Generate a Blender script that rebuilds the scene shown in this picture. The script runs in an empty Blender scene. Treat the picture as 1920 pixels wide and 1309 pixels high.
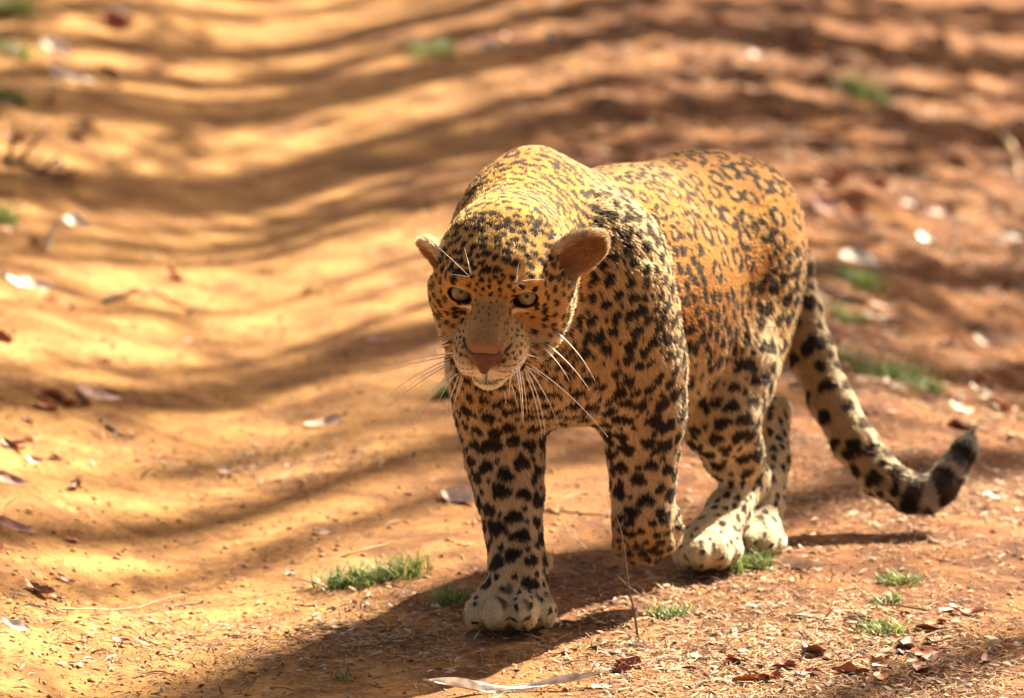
import bpy, math, random, time
import numpy as np
from mathutils import Vector, Matrix

# ------------------------------------------------------------------ camera, sky, sun, exposure
scene = bpy.context.scene
PITCH = math.radians(10.5)
FP = 12500.0                       # focal length in photo pixels (1920 wide)
CF = np.array([0.0, math.cos(PITCH), -math.sin(PITCH)])
CU = np.array([0.0, math.sin(PITCH), math.cos(PITCH)])
CAM = -10.0 * CF + 0.417 * CU
cam_data = bpy.data.cameras.new("camera")
cam_data.sensor_width = 36.0
cam_data.lens = 36.0 * FP / 1920.0
cam_data.clip_start = 0.5
cam_data.clip_end = 500.0
cam = bpy.data.objects.new("camera", cam_data)
scene.collection.objects.link(cam)
cam.location = Vector(CAM)
cam.rotation_euler = (math.radians(90) - PITCH, 0, 0)
cam_data.dof.use_dof = True
cam_data.dof.focus_distance = 9.66
cam_data.dof.aperture_fstop = 4.4
scene.camera = cam

SUN_AZ = math.atan2(0.60, 0.80)    # compass-like: x, y of the direction TO the sun
SUN_EL = math.radians(38)
to_sun = np.array([math.sin(SUN_AZ) * math.cos(SUN_EL), math.cos(SUN_AZ) * math.cos(SUN_EL), math.sin(SUN_EL)])
world = bpy.data.worlds.new("World")
scene.world = world
world.use_nodes = True
wn = world.node_tree.nodes
wl = world.node_tree.links
wn.clear()
sky = wn.new("ShaderNodeTexSky")
sky.sky_type = 'NISHITA'
sky.sun_disc = False
sky.sun_elevation = SUN_EL
sky.sun_rotation = SUN_AZ
sky.dust_density = 5.0
sky.air_density = 0.8
bg = wn.new("ShaderNodeBackground")
bg.inputs["Strength"].default_value = 0.05
wo = wn.new("ShaderNodeOutputWorld")
warm = wn.new("ShaderNodeMix"); warm.data_type = 'RGBA'; warm.blend_type = 'MULTIPLY'; warm.inputs[0].default_value = 1.0
warm.inputs[7].default_value = (1.0, 0.80, 0.58, 1)      # the camera's warm white balance
wl.new(sky.outputs[0], warm.inputs[6])
wl.new(warm.outputs[2], bg.inputs[0])
wl.new(bg.outputs[0], wo.inputs[0])
sun_data = bpy.data.lights.new("sun", 'SUN')
sun_data.energy = 5.0
sun_data.angle = math.radians(0.55)
sun_data.color = (1.0, 0.85, 0.60)
sun = bpy.data.objects.new("sun", sun_data)
scene.collection.objects.link(sun)
sun.rotation_euler = Vector(to_sun).to_track_quat('Z', 'Y').to_euler()
scene.view_settings.view_transform = 'Standard'
scene.view_settings.look = 'None'
scene.view_settings.use_curve_mapping = False
scene.view_settings.gamma = 1.0
scene.view_settings.exposure = 2.35
scene.cycles.max_bounces = 6
scene.cycles.transparent_max_bounces = 6

# ------------------------------------------------------------------ helpers
def at(px, py, Y):
    """world point seen at photo pixel (px, py) in the vertical plane at depth Y"""
    d = CF + (px - 960.0) / FP * np.array([1.0, 0, 0]) - (py - 654.5) / FP * CU
    t = (Y - CAM[1]) / d[1]
    return CAM + t * d

def link(o, parent=None):
    scene.collection.objects.link(o)
    if parent is not None:
        o.parent = parent
    return o

def tag(o, label=None, cat=None, group=None, kind=None):
    if label: o["label"] = label
    if cat: o["category"] = cat
    if group: o["group"] = group
    if kind: o["kind"] = kind
    return o

def fast_mesh(name, co, faces, smooth=True):
    """co (n,3), faces (m,k) arrays with equal k"""
    me = bpy.data.meshes.new(name)
    co = np.ascontiguousarray(co, dtype=np.float32)
    faces = np.ascontiguousarray(faces, dtype=np.int32)
    m, k = faces.shape
    me.vertices.add(len(co))
    me.vertices.foreach_set("co", co.ravel())
    me.loops.add(m * k)
    me.loops.foreach_set("vertex_index", faces.ravel())
    me.polygons.add(m)
    me.polygons.foreach_set("loop_start", np.arange(0, m * k, k, dtype=np.int32))
    me.update(calc_edges=True)
    me.validate()
    if smooth:
        me.polygons.foreach_set("use_smooth", np.ones(len(me.polygons), dtype=bool))
    return me

def set_color(me, name, rgb):
    n = len(rgb)
    a = me.color_attributes.new(name, 'FLOAT_COLOR', 'POINT')
    c = np.ones((n, 4), dtype=np.float32)
    c[:, :3] = rgb
    a.data.foreach_set("color", c.ravel())

class Noise:
    """smooth 3-D value noise in numpy"""
    def __init__(s, seed):
        s.t = np.random.default_rng(seed).random(4096).astype(np.float32) * 2 - 1
    def h(s, i, j, k):
        return s.t[(i * 73856093 ^ j * 19349663 ^ k * 83492791) & 4095]
    def __call__(s, p):
        f = np.floor(p); u = p - f; i = f.astype(np.int64)
        u = u * u * (3 - 2 * u)
        x, y, z = i[..., 0], i[..., 1], i[..., 2]
        a, b, c = u[..., 0], u[..., 1], u[..., 2]
        def L(p0, p1, t): return p0 + (p1 - p0) * t
        return L(L(L(s.h(x, y, z), s.h(x+1, y, z), a), L(s.h(x, y+1, z), s.h(x+1, y+1, z), a), b),
                 L(L(s.h(x, y, z+1), s.h(x+1, y, z+1), a), L(s.h(x, y+1, z+1), s.h(x+1, y+1, z+1), a), b), c)
    def fbm(s, p, o=3):
        r = 0; w = 1; t = 0
        for _ in range(o):
            r = r + w * s(p); t += w; w *= .5; p = p * 2.03 + 11.3
        return r / t
N1, N2 = Noise(5), Noise(9)

def sstep(a, b, x):
    t = np.clip((x - a) / (b - a), 0, 1)
    return t * t * (3 - 2 * t)
# ------------------------------------------------------------------ terrain
def height(x, y):
    """rutted dirt track: a worn wheel rut on the left, a hump in the middle, falling away to the right"""
    x = np.asarray(x, float); y = np.asarray(y, float)
    xr = -.53 - .018 * y + .03 * np.sin(y * .9)
    far = sstep(.8, 3.0, y)
    h = -.036 * np.exp(-((x - xr) / .27)**2)
    h = h + .012 * far * np.exp(-((x - .12) / .30)**2)
    h = h - (.16 + .16 * far) * sstep(.62 - .45 * far, 1.75, x)
    h = h + .13 * sstep(-.40, -1.30, x)
    p = np.stack([x, y, x * 0 + 4.2], -1)
    amp = 1 - .85 * np.exp(-(((x - .2) / .40)**2 + ((y - .35) / .65)**2))       # level ground where the animal treads
    h = h + (.010 * N1.fbm(p * 1.7, 2) + .008 * N2.fbm(p * 6.0, 3)) * amp + .0022 * N1.fbm(p * 34.0, 2)
    strip = sstep(-.12, .18, x + .15 * N2(p * 1.3)) * sstep(1.0, 2.0, y) + sstep(-.95, -1.15, x)       # rough unworn strip
    h = h + strip * (.042 * np.maximum(N1.fbm(p * 6.0 + 3, 3), -.1) + .018 * N2.fbm(p * 17.0, 2))
    d = np.hypot(x, y)
    return h + .5 * N2(p * .05) * sstep(25, 90, d)

def ground_at(px, py):
    d = CF + (px - 960.0) / FP * np.array([1.0, 0, 0]) - (py - 654.5) / FP * CU
    t = -CAM[2] / d[2]
    for _ in range(8):
        p = CAM + t * d
        t += (p[2] - float(height(p[0], p[1]))) / -d[2]
    p = CAM + t * d
    p[2] = float(height(p[0], p[1]))
    return p

def grow(a, b, fine, far, f=1.22):
    c = list(np.arange(a, b, fine)); s = fine; 
    while c[-1] < far: s *= f; c.append(c[-1] + s)
    s = fine; d = [a]
    while d[-1] > -far: s *= f; d.append(d[-1] - s)
    return np.array(d[:0:-1] + c)
gx_ = grow(-1.6, 1.6, .0095, 160); gy_ = grow(-.9, 7.6, .0125, 160)
XX, YY = np.meshgrid(gx_, gy_, indexing='ij')
ZZ = height(XX, YY)
nI, nJ = XX.shape
ii = np.arange((nI - 1) * (nJ - 1)); i0 = ii // (nJ - 1); j0 = ii % (nJ - 1)
q0 = i0 * nJ + j0
gm = fast_mesh("ground", np.stack([XX.ravel(), YY.ravel(), ZZ.ravel()], 1), np.stack([q0, q0 + nJ, q0 + nJ + 1, q0 + 1], 1))

def new_mat(name):
    m = bpy.data.materials.new(name); m.use_nodes = True
    return m, m.node_tree.nodes, m.node_tree.links, m.node_tree.nodes["Principled BSDF"]
gmat, n_, l_, b_ = new_mat("red_dirt")
tc = n_.new("ShaderNodeTexCoord")
def noise(sc, det=5, rough=.55, vec_=None, dist=0):
    t = n_.new("ShaderNodeTexNoise"); t.inputs["Scale"].default_value = sc; t.inputs["Detail"].default_value = det
    t.inputs["Roughness"].default_value = rough; t.inputs["Distortion"].default_value = dist
    l_.new(vec_ or tc.outputs["Object"], t.inputs["Vector"]); return t
def ramp(inp, stops):
    r = n_.new("ShaderNodeValToRGB"); l_.new(inp, r.inputs[0]); e = r.color_ramp.elements
    e[0].position, e[0].color = stops[0][0], (*stops[0][1], 1); e[1].position, e[1].color = stops[-1][0], (*stops[-1][1], 1)
    for p, c in stops[1:-1]:
        q = e.new(p); q.color = (*c, 1)
    return r
def mixc(fac, a, b, mode='MIX'):
    m = n_.new("ShaderNodeMix"); m.data_type = 'RGBA'; m.blend_type = mode
    if isinstance(fac, float): m.inputs[0].default_value = fac
    else: l_.new(fac, m.inputs[0])
    for s, v in ((6, a), (7, b)):
        if isinstance(v, tuple): m.inputs[s].default_value = (*v, 1)
        else: l_.new(v, m.inputs[s])
    return m.outputs[2]
big = noise(1.3, 4, .6); mid = noise(7, 6, .62, dist=.6); fine = noise(70, 6, .7); grit = noise(420, 3, .7)
soil = ramp(mid.outputs[0], [(.34, (.085, .031, .016)), (.50, (.19, .074, .030)), (.68, (.36, .170, .068))])
sand = ramp(mid.outputs[0], [(.36, (.21, .092, .032)), (.64, (.54, .300, .108))])
sx = n_.new("ShaderNodeSeparateXYZ"); l_.new(tc.outputs["Object"], sx.inputs[0])
wx = n_.new("ShaderNodeMath"); wx.operation = 'MULTIPLY_ADD'; wx.inputs[1].default_value = -.9; wx.inputs[2].default_value = .12
l_.new(sx.outputs[0], wx.inputs[0])
wy = n_.new("ShaderNodeMath"); wy.operation = 'MULTIPLY_ADD'; wy.inputs[1].default_value = 1.4; l_.new(big.outputs[0], wy.inputs[0]); 
wz = n_.new("ShaderNodeMath"); wz.operation = 'ADD'; l_.new(wx.outputs[0], wz.inputs[0]); l_.new(wy.outputs[0], wz.inputs[1])
wy.inputs[2].default_value = -.55
wzr = n_.new("ShaderNodeMapRange"); l_.new(wz.outputs[0], wzr.inputs[0]); wzr.inputs[1].default_value = .05; wzr.inputs[2].default_value = .65
c1 = mixc(wzr.outputs[0], soil.outputs[0], sand.outputs[0])
fr = ramp(fine.outputs[0], [(.30, (.60, .52, .46)), (.52, (1, 1, 1)), (.75, (1.28, 1.28, 1.25))])
c2 = mixc(1.0, c1, fr.outputs[0], 'MULTIPLY')
gr = ramp(grit.outputs[0], [(.33, (.72, .68, .62)), (.5, (1, 1, 1)), (.68, (1.25, 1.22, 1.15))])
c3 = mixc(.8, c2, gr.outputs[0], 'MULTIPLY')
l_.new(c3, b_.inputs["Base Color"])
b_.inputs["Roughness"].default_value = .92; b_.inputs["Specular IOR Level"].default_value = .2
bp1 = n_.new("ShaderNodeBump"); bp1.inputs["Strength"].default_value = .8; bp1.inputs["Distance"].default_value = .010
l_.new(fine.outputs[0], bp1.inputs["Height"])
bp2 = n_.new("ShaderNodeBump"); bp2.inputs["Strength"].default_value = .9; bp2.inputs["Distance"].default_value = .0025
l_.new(grit.outputs[0], bp2.inputs["Height"]); l_.new(bp1.outputs[0], bp2.inputs["Normal"])
l_.new(bp2.outputs[0], b_.inputs["Normal"])
gm.materials.append(gmat)
ground = link(bpy.data.objects.new("ground", gm)); tag(ground, kind="structure")

# ------------------------------------------------------------------ slender trees up-sun of the track; their stems throw the streaks of shade
rt = np.random.default_rng(3)
def simple_mat(name, rgb, rough=.6, **kw):
    m, n, l, b = new_mat(name)
    b.inputs["Base Color"].default_value = (*rgb, 1); b.inputs["Roughness"].default_value = rough
    for k, v in kw.items(): b.inputs[k.replace('_', ' ')].default_value = v
    return m
bark_m = simple_mat("bark", (.20, .15, .11), .9)
leaf_green = simple_mat("tree_leaf", (.07, .11, .03), .6)
def tube(P, R, sides=10):
    P = np.array(P, float); V = []; F = []
    for i in range(len(P)):
        t = P[min(i + 1, len(P) - 1)] - P[max(i - 1, 0)]; t /= np.linalg.norm(t)
        a = np.cross(t, [.31, .2, .93] if abs(t[2]) < .9 else [1, .1, 0]); a /= np.linalg.norm(a); b = np.cross(t, a)
        for j in range(sides):
            w = 2 * math.pi * j / sides
            V.append(P[i] + (a * math.cos(w) + b * math.sin(w)) * R[i])
    for i in range(len(P) - 1):
        for j in range(sides):
            F.append((i * sides + j, i * sides + (j + 1) % sides, (i + 1) * sides + (j + 1) % sides, (i + 1) * sides + j))
    return np.array(V), np.array(F)
def join(parts):
    V = []; F = []; o = 0
    for v, f in parts:
        V.append(v); F.append(f + o); o += len(v)
    return np.concatenate(V), np.concatenate(F)
def leaf_cloud(centers, n, spread, size, rg):
    c = centers[rg.integers(0, len(centers), n)] + rg.normal(size=(n, 3)) * spread
    a = rg.normal(size=(n, 3)); a /= np.linalg.norm(a, axis=1)[:, None]
    b = np.cross(a, rg.normal(size=(n, 3))); b /= np.linalg.norm(b, axis=1)[:, None]
    s = size * (.6 + .8 * rg.random((n, 1)))
    V = np.stack([c - a * s, c + b * s * .45, c + a * s, c - b * s * .45], 1).reshape(-1, 3)
    return V, np.arange(n * 4).reshape(n, 4)
SH = np.array([math.sin(SUN_AZ), math.cos(SUN_AZ)]); PP = np.array([SH[1], -SH[0]])
TAN = math.tan(SUN_EL)
# (offset across the light, distance up-sun, trunk radius, low leafy boughs?)
TREES = [(.66, 12.0, .08, 0), (-.165, 13.5, .115, 0), (-.50, 12.5, .055, 0), (-.80, 12.5, .09, 1), (-1.02, 10.9, .03, 0), (-1.34, 12.0, .035, 1), (-1.52, 10.8, .09, 1), (-1.70, 12.6, .03, 0),
         (-2.66, 11.8, .05, 1), (-2.86, 11.4, .13, 0), (-3.30, 11.6, .06, 0), (-3.58, 11.0, .075, 1), (-3.84, 12.2, .04, 2), (-4.08, 11.8, .07, 1), (-4.35, 11.1, .085, 1), (-4.72, 12.4, .05, 2), (-5.0, 11.8, .08, 1), (-1.90, 7.7, .022, 1), (-2.16, 8.2, .018, 1), (-2.44, 7.9, .024, 1), (-2.74, 8.3, .020, 0),
         (-3.46, 8.4, .020, 1), (-3.72, 8.8, .026, 1), (-4.20, 9.0, .024, 1), (-4.55, 9.2, .030, 1), (1.06, 13.2, .14, 1)]
KINDW = ["straight", "slightly leaning", "crooked"]
for i, (c, Ld, r, low) in enumerate(TREES):
    b2 = SH * Ld + PP * c
    z0 = float(height(b2[0], b2[1]))
    base = np.array([b2[0], b2[1], z0 - .1])
    Htop = 17 + rt.random() * 3
    lean = PP * rt.normal() * .06; k1, k2 = rt.normal(size=2) * .05
    if i in (0, 1, len(TREES) - 1): lean = lean * 0; k1 = 0
    hs = np.linspace(0, 1, 15)
    P = [base + np.array([(lean[0] * h * Htop * .3 + PP[0] * k1 * math.sin(h * 9 + k2 * 40)), (lean[1] * h * Htop * .3 + PP[1] * k1 * math.sin(h * 9 + k2 * 40)), h * Htop]) for h in hs]
    R = [r * (1.35 if h < .02 else 1) * (1 - .62 * h) * 1.25 for h in hs]
    tr = bpy.data.objects.new("tree", None); link(tr); tr.location = Vector(base)
    tag(tr, f"slender tall tree up-sun of the dirt track, outside the picture", "tree", group="slender trees whose stems shade the track")
    inv = Matrix.Translation(-tr.location)
    parts = [tube(P, R, 12)]
    tips = []
    for q in range(7):
        h = .76 + .23 * rt.random(); p0 = np.array(P[int(h * 14)]); a = rt.random() * 6.28; ll = 1.2 + rt.random() * 1.3
        d = np.array([math.cos(a), math.sin(a), .55]); e = p0 + d * ll; m_ = p0 + d * ll * .5 + np.array([0, 0, .15])
        parts.append(tube([p0, m_, e], [.03, .022, .008], 6)); tips += [m_, e, (m_ + e) / 2]
    lowtips = []
    for q in range(0 if i in (0, 1) else 3 + 5 * low):
        h = ((.30 + .30 * rt.random()) if Ld > 10 else (.10 + .22 * rt.random())); p0 = np.array(P[int(h * 14)]); a = rt.random() * 6.28; ll = .5 + rt.random() * 1.0
        d = np.array([math.cos(a), math.sin(a), .3 + .4 * rt.random()]); m_ = p0 + d * ll * .5 + rt.normal(size=3) * .06; e = p0 + d * ll
        parts.append(tube([p0, m_, e], [.020, .014, .004], 5))
        if low or c < -.5: lowtips += [m_, e, (m_ + e) / 2, e + rt.normal(size=3) * .1]
    V, F = join(parts)
    t_ = link(bpy.data.objects.new("trunk", fast_mesh("trunk", V, F)), tr); t_.matrix_parent_inverse = inv; t_.data.materials.append(bark_m)
    V, F = leaf_cloud(np.array(tips), 1500, .45, .10, rt)
    if lowtips:
        V2, F2 = leaf_cloud(np.array(lowtips), 70 + 190 * low, .22, .050, rt)
        V, F = join([(V, F), (V2, F2)])
    t_ = link(bpy.data.objects.new("crown", fast_mesh("crown", V, F, False)), tr); t_.matrix_parent_inverse = inv; t_.data.materials.append(leaf_green)
# ------------------------------------------------------------------ the leopard's shape: one implicit surface
PRIMS = []      # dict(kind, ...) evaluated in order, smooth-joined
def vec(*a): return np.array(a, dtype=np.float64)
def unit(v): return v / (np.linalg.norm(v) + 1e-12)

def ell(c, r, rot=None, k=.03, reg='torso', flow=(0, 1, 0), op='+'):
    PRIMS.append(dict(t='e', c=np.asarray(c, float), r=np.asarray(r, float), R=np.eye(3) if rot is None else rot,
                      k=k, reg=reg, flow=np.asarray(flow, float), op=op))
def rbox(c, b, r, rot=None, k=.01, reg='nosebridge', flow=(0, 1, 0), op='+'):
    PRIMS.append(dict(t='b', c=np.asarray(c, float), b=np.asarray(b, float), rr=r, r=np.asarray(b, float) + r, R=rot, k=k, reg=reg,
                      flow=np.asarray(flow, float), op=op))
def cone(a, b, ra, rb, k=.03, reg='leg', flow=None, op='+'):
    a = np.asarray(a, float); b = np.asarray(b, float)
    PRIMS.append(dict(t='c', a=a, b=b, ra=ra, rb=rb, k=k, reg=reg,
                      flow=unit(b - a) if flow is None else np.asarray(flow, float), op=op))
def chain(pts, k=.02, reg='leg', k0=None):
    for i in range(len(pts) - 1):
        (p, r), (q, s) = pts[i], pts[i + 1]
        cone(p, q, r, s, k=k0 if (i == 0 and k0) else k, reg=reg)

def prim_sdf(P, x, y, z):
    if P['t'] in 'eb':
        R = P['R']; c = P['c']; r = P['r']
        dx, dy, dz = x - c[0], y - c[1], z - c[2]
        u = [R[0, i] * dx + R[1, i] * dy + R[2, i] * dz for i in range(3)]   # columns of R = axes
        if P['t'] == 'b':
            w = [np.abs(u[i]) - P['b'][i] for i in range(3)]
            return (np.sqrt(np.maximum(w[0], 0)**2 + np.maximum(w[1], 0)**2 + np.maximum(w[2], 0)**2)
                    + np.minimum(np.maximum(np.maximum(w[0], w[1]), w[2]), 0) - P['rr'])
        k0 = np.sqrt((u[0] / r[0])**2 + (u[1] / r[1])**2 + (u[2] / r[2])**2)
        k1 = np.sqrt((u[0] / r[0]**2)**2 + (u[1] / r[1]**2)**2 + (u[2] / r[2]**2)**2)
        return k0 * (k0 - 1) / np.maximum(k1, 1e-6)
    a, b = P['a'], P['b']
    ba = b - a; l2 = ba @ ba
    dx, dy, dz = x - a[0], y - a[1], z - a[2]
    h = np.clip((dx * ba[0] + dy * ba[1] + dz * ba[2]) / l2, 0, 1)
    return np.sqrt((dx - h * ba[0])**2 + (dy - h * ba[1])**2 + (dz - h * ba[2])**2) - (P['ra'] + h * (P['rb'] - P['ra']))

def prim_box(P, m):
    if P['t'] in 'eb':
        R = P['R']; e = np.sqrt(((R * P['r'][None, :])**2).sum(1))
        return P['c'] - e - m, P['c'] + e + m
    ra, rb = P['ra'], P['rb']
    return np.minimum(P['a'] - ra, P['b'] - rb) - m, np.maximum(P['a'] + ra, P['b'] + rb) + m

# --- torso
AX = unit(at(1380, 450, .75) - at(1050, 500, .12)); AX[2] = 0; AX = unit(AX)     # body axis, head to tail
SD = vec(AX[1], -AX[0], 0)                                                        # towards the flank we see
RB = np.stack([SD, AX, vec(0, 0, 1)], 1)
BK = tuple(AX)
def tor(px, py, Y, r, k=.06, flow=None, tilt=0, reg='torso', op='+'):
    R = RB
    if tilt:
        c, s = math.cos(tilt), math.sin(tilt)
        R = RB @ np.array([[1, 0, 0], [0, c, -s], [0, s, c]])
    ell(at(px, py, Y), r, R, k, reg, BK if flow is None else flow, op)
tor(1138, 540, .30, (.118, .22, .172), k=.05, flow=AX + vec(0, 0, -.7))                  # rib cage
tor(1230, 545, .48, (.125, .21, .160), flow=AX * .6 + vec(0, 0, -1))         # flank
tor(1225, 640, .46, (.098, .20, .115), flow=AX * .5 + vec(0, 0, -1), reg='belly')   # belly
tor(1335, 448, .66, (.115, .17, .128), flow=AX * .8 + vec(0, 0, -.7))          # loin, pelvis
tor(1385, 458, .72, (.098, .13, .126), flow=AX + vec(0, 0, -.6))          # rump
tor(1262, 366, .58, (.062, .16, .062), k=.05)                   # spine over the loin
tor(1030, 486, .17, (.096, .16, .130), k=.06)                  # withers and neck root
tor(996, 380, .15, (.044, .11, .078), k=.05, flow=(.2, .9, .1))  # right shoulder blade, raised over the standing leg
tor(1172, 420, .36, (.06, .18, .078), k=.07)
tor(1070, 440, .17, (.050, .11, .070), k=.05, flow=(.3, .8, -.1))
tor(1060, 650, .10, (.105, .13, .110), k=.06, reg='chest', flow=(0, .2, -1))   # chest
# neck
cone(at(958, 505, -.06), at(1018, 462, .16), .088, .108, k=.06, reg='neck', flow=(.2, .9, .3))
cone(at(965, 600, -.02), at(1040, 640, .12), .088, .105, k=.06, reg='throat', flow=(.15, .7, -.7))
cone(at(948, 472, -.14), at(990, 400, .12), .066, .075, k=.06, reg='neck', flow=(.2, .9, .3))
# shoulder and upper arm, flank side (viewer's right)
ell(at(1150, 560, .10), (.086, .115, .150), RB, .05, 'shoulder', (.1, .5, -1))
ell(at(1185, 665, .12), (.066, .095, .115), RB, .04, 'shoulder', (.1, .3, -1))
# far shoulder (viewer's left)
ell(at(930, 560, .10), (.058, .10, .165), RB, .05, 'shoulder', (0, .3, -1))
ell(at(936, 690, .08), (.056, .085, .10), RB, .04, 'shoulder', (0, .2, -1))
# --- standing front leg
chain([(at(938, 700, .10), .066), (at(940, 780, .10), .060), (at(947, 860, .085), .054), (at(956, 930, .065), .045),
       (at(963, 1000, .045), .0375), (at(972, 1060, .025), .038), (at(968, 1105, .01), .043)], k=.022, reg='foreleg', k0=.045)
def paw(cx, cy, Y, w, fwd, toes, reg='paw', lift=0.0, k=.012, s=1.0):
    """toes: list of (dx, dy px, dY, scale)"""
    for dx, dy, dY, q in toes:
        c = at(cx + dx, cy + dy, Y + dY)
        b = c + vec(0, .03, .012) * s
        ell(c, (.0220 * q * s, .040 * q * s, .0240 * q * s), None, .0085, reg, fwd)
ell(at(957, 1135, .0), (.060, .062, .034), None, .02, 'paw', (0, -1, -.2))
paw(955, 1148, -.035, 1, (0, -1, -.3), [(-58, 2, .012, .93), (-22, -2, -.018, 1.08), (26, -2, -.02, 1.12), (62, -2, .008, .95)])
cone(at(1020, 1048, .055), at(1022, 1062, .05), .012, .010, k=.01, reg='paw')      # dew claw pad
# --- raised front leg
chain([(at(1190, 700, .13), .070), (at(1207, 780, .13), .058), (at(1206, 850, .14), .049), (at(1205, 910, .145), .0430),
       (at(1207, 950, .140), .0430)], k=.022, reg='foreleg', k0=.045)
ell(at(1205, 982, .132), (.045, .040, .038), None, .02, 'pawup', (0, -.2, -1))
for tx, ty, q in ((1166, 1022, .95), (1190, 1038, 1.05), (1220, 1039, 1.05), (1244, 1022, .95)):
    cone(at(tx * .75 + 1205 * .25, ty - 38, .118), at(tx, ty, .128), .0185 * q, .0165 * q, k=.005, reg='pawup', flow=(0, .2, -1))
cone(at(1256, 960, .155), at(1266, 985, .150), .014, .011, k=.012, reg='pawup', flow=(0, .2, -1))
ell(at(1243, 1003, .175), (.028, .042, .026), None, .022, 'paw', (.2, .3, -.6))
# --- near hind leg
ell(at(1380, 560, .66), (.092, .125, .150), RB, .05, 'thigh', (.0, .3, -1))
ell(at(1362, 680, .58), (.070, .095, .125), RB, .05, 'thigh', (-.05, .1, -1))
chain([(at(1362, 690, .55), .072), (at(1350, 785, .50), .058), (at(1376, 850, .53), .043), (at(1400, 897, .575), .032)], k=.02, reg='hindleg', k0=.04)
chain([(at(1402, 900, .575), .031), (at(1368, 955, .50), .032), (at(1338, 1005, .43), .036)], k=.015, reg='hindfoot')
ell(at(1328, 1022, .40), (.046, .058, .030), None, .02, 'paw', (-.2, -1, -.2))
paw(1325, 1035, .365, 1, (0, -1, -.3), [(-38, 5, .0, .92), (-8, 3, -.02, 1.0), (22, 0, -.01, 1.0), (44, -6, .02, .85)])
# --- far hind leg
ell(at(1330, 560, .74), (.07, .11, .14), RB, .05, 'thigh', (.0, .3, -1))
chain([(at(1335, 650, .70), .070), (at(1355, 735, .66), .05), (at(1400, 775, .72), .034), (at(1452, 772, .77), .024)], k=.02, reg='hindleg', k0=.04)
chain([(at(1456, 772, .77), .021), (at(1450, 860, .69), .0235), (at(1435, 950, .61), .026), (at(1424, 1000, .56), .033)], k=.012, reg='hindfoot')
ell(at(1420, 1012, .53), (.038, .048, .028), None, .02, 'paw', (0, -1, -.2))
paw(1420, 1018, .50, 1, (0, -1, -.3), [(-30, 0, .0, .8), (-8, 0, -.01, .85), (16, -2, -.01, .85), (34, -4, .01, .75)])
# --- tail
TAIL = [(at(1440, 420, .82), .040), (at(1478, 500, .84), .037), (at(1497, 580, .82), .037), (at(1520, 660, .79), .036), (at(1558, 750, .76), .0355),
        (at(1602, 830, .73), .034), (at(1650, 892, .70), .032), (at(1706, 925, .68), .030), (at(1735, 930, .68), .0285), (at(1762, 915, .68), .0265),
        (at(1785, 882, .70), .0235), (at(1808, 845, .72), .0185), (at(1829, 812, .74), .009)]
TAIL = [(p_, r_ * .92) for p_, r_ in TAIL]
chain(TAIL, k=.012, reg='tail', k0=.03)

# --- head: canonical frame, columns = (viewer's right, face up, muzzle forward)
def rot_x(a): c, s = math.cos(a), math.sin(a); return np.array([[1, 0, 0], [0, c, -s], [0, s, c]])
def rot_y(a): c, s = math.cos(a), math.sin(a); return np.array([[c, 0, s], [0, 1, 0], [-s, 0, c]])
def rot_z(a): c, s = math.cos(a), math.sin(a); return np.array([[c, -s, 0], [s, c, 0], [0, 0, 1]])
VIEW = np.stack([vec(1, 0, 0), CU, -CF], 1)                       # camera right, up, towards camera
H = VIEW @ rot_z(math.radians(-4.0)) @ rot_y(math.radians(-8)) @ rot_x(math.radians(35))
HO = at(926, 549, -.235)                                           # between the eyes
def hp(r, u, f): return HO + H @ vec(r, u, f)
def hell(c, r, k=.02, flow=(0, .3, -1), reg='head', rot=None, op='+'):
    ell(hp(*c), r, H if rot is None else H @ rot, k, reg, H @ np.asarray(flow, float), op)
def both(c, r, k=.02, flow=(0, .3, -1), reg='head', rot=None, op='+'):
    for s in (-1, 1):
        M = np.diag([s, 1, 1.0])
        rr = None if rot is None else M @ rot @ M
        hell((s * c[0], c[1], c[2]), r, k, (s * flow[0], flow[1], flow[2]), reg, rr, op)
HEAD0 = len(PRIMS)
hell((0, .004, -.080), (.084, .060, .100), k=.055, flow=(0, .3, -1))              # brain case
hell((0, .022, -.030), (.056, .036, .046), k=.03, flow=(0, .7, -.6))              # forehead
both((.056, -.030, -.058), (.044, .054, .054), k=.03, flow=(.6, -.2, -.8))        # cheek bones
both((.068, -.052, -.070), (.032, .048, .042), k=.03, flow=(.6, -.5, -.7), reg='cheek')   # cheek ruff
both((.050, -.098, -.040), (.032, .036, .044), k=.03, flow=(.5, -.6, -.6), reg='cheek')
both((.046, .0250, -.004), (.026, .0125, .021), k=.014, flow=(.5, .5, -.5))         # brows
rbox(hp(0, -.019, .034), (.0095, .004, .050), .0175, H @ rot_x(math.radians(19)), k=.012, flow=H @ vec(0, .6, -.8))
both((.020, -.048, .018), (.018, .026, .048), k=.014, flow=(.3, .4, -.8), reg='nosebridge')
both((.0225, -.072, .062), (.0255, .0245, .034), k=.009, flow=(.8, -.1, -.5), reg='muzzle')  # whisker pads
both((.030, -.066, .034), (.024, .028, .034), k=.016, flow=(.8, -.1, -.5), reg='muzzle')
hell((0, -.100, .058), (.024, .022, .030), k=.007, flow=(0, -1, -.2), reg='chin')
hell((0, -.104, .016), (.034, .026, .045), k=.02, flow=(0, -1, -.4), reg='chin')
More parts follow.
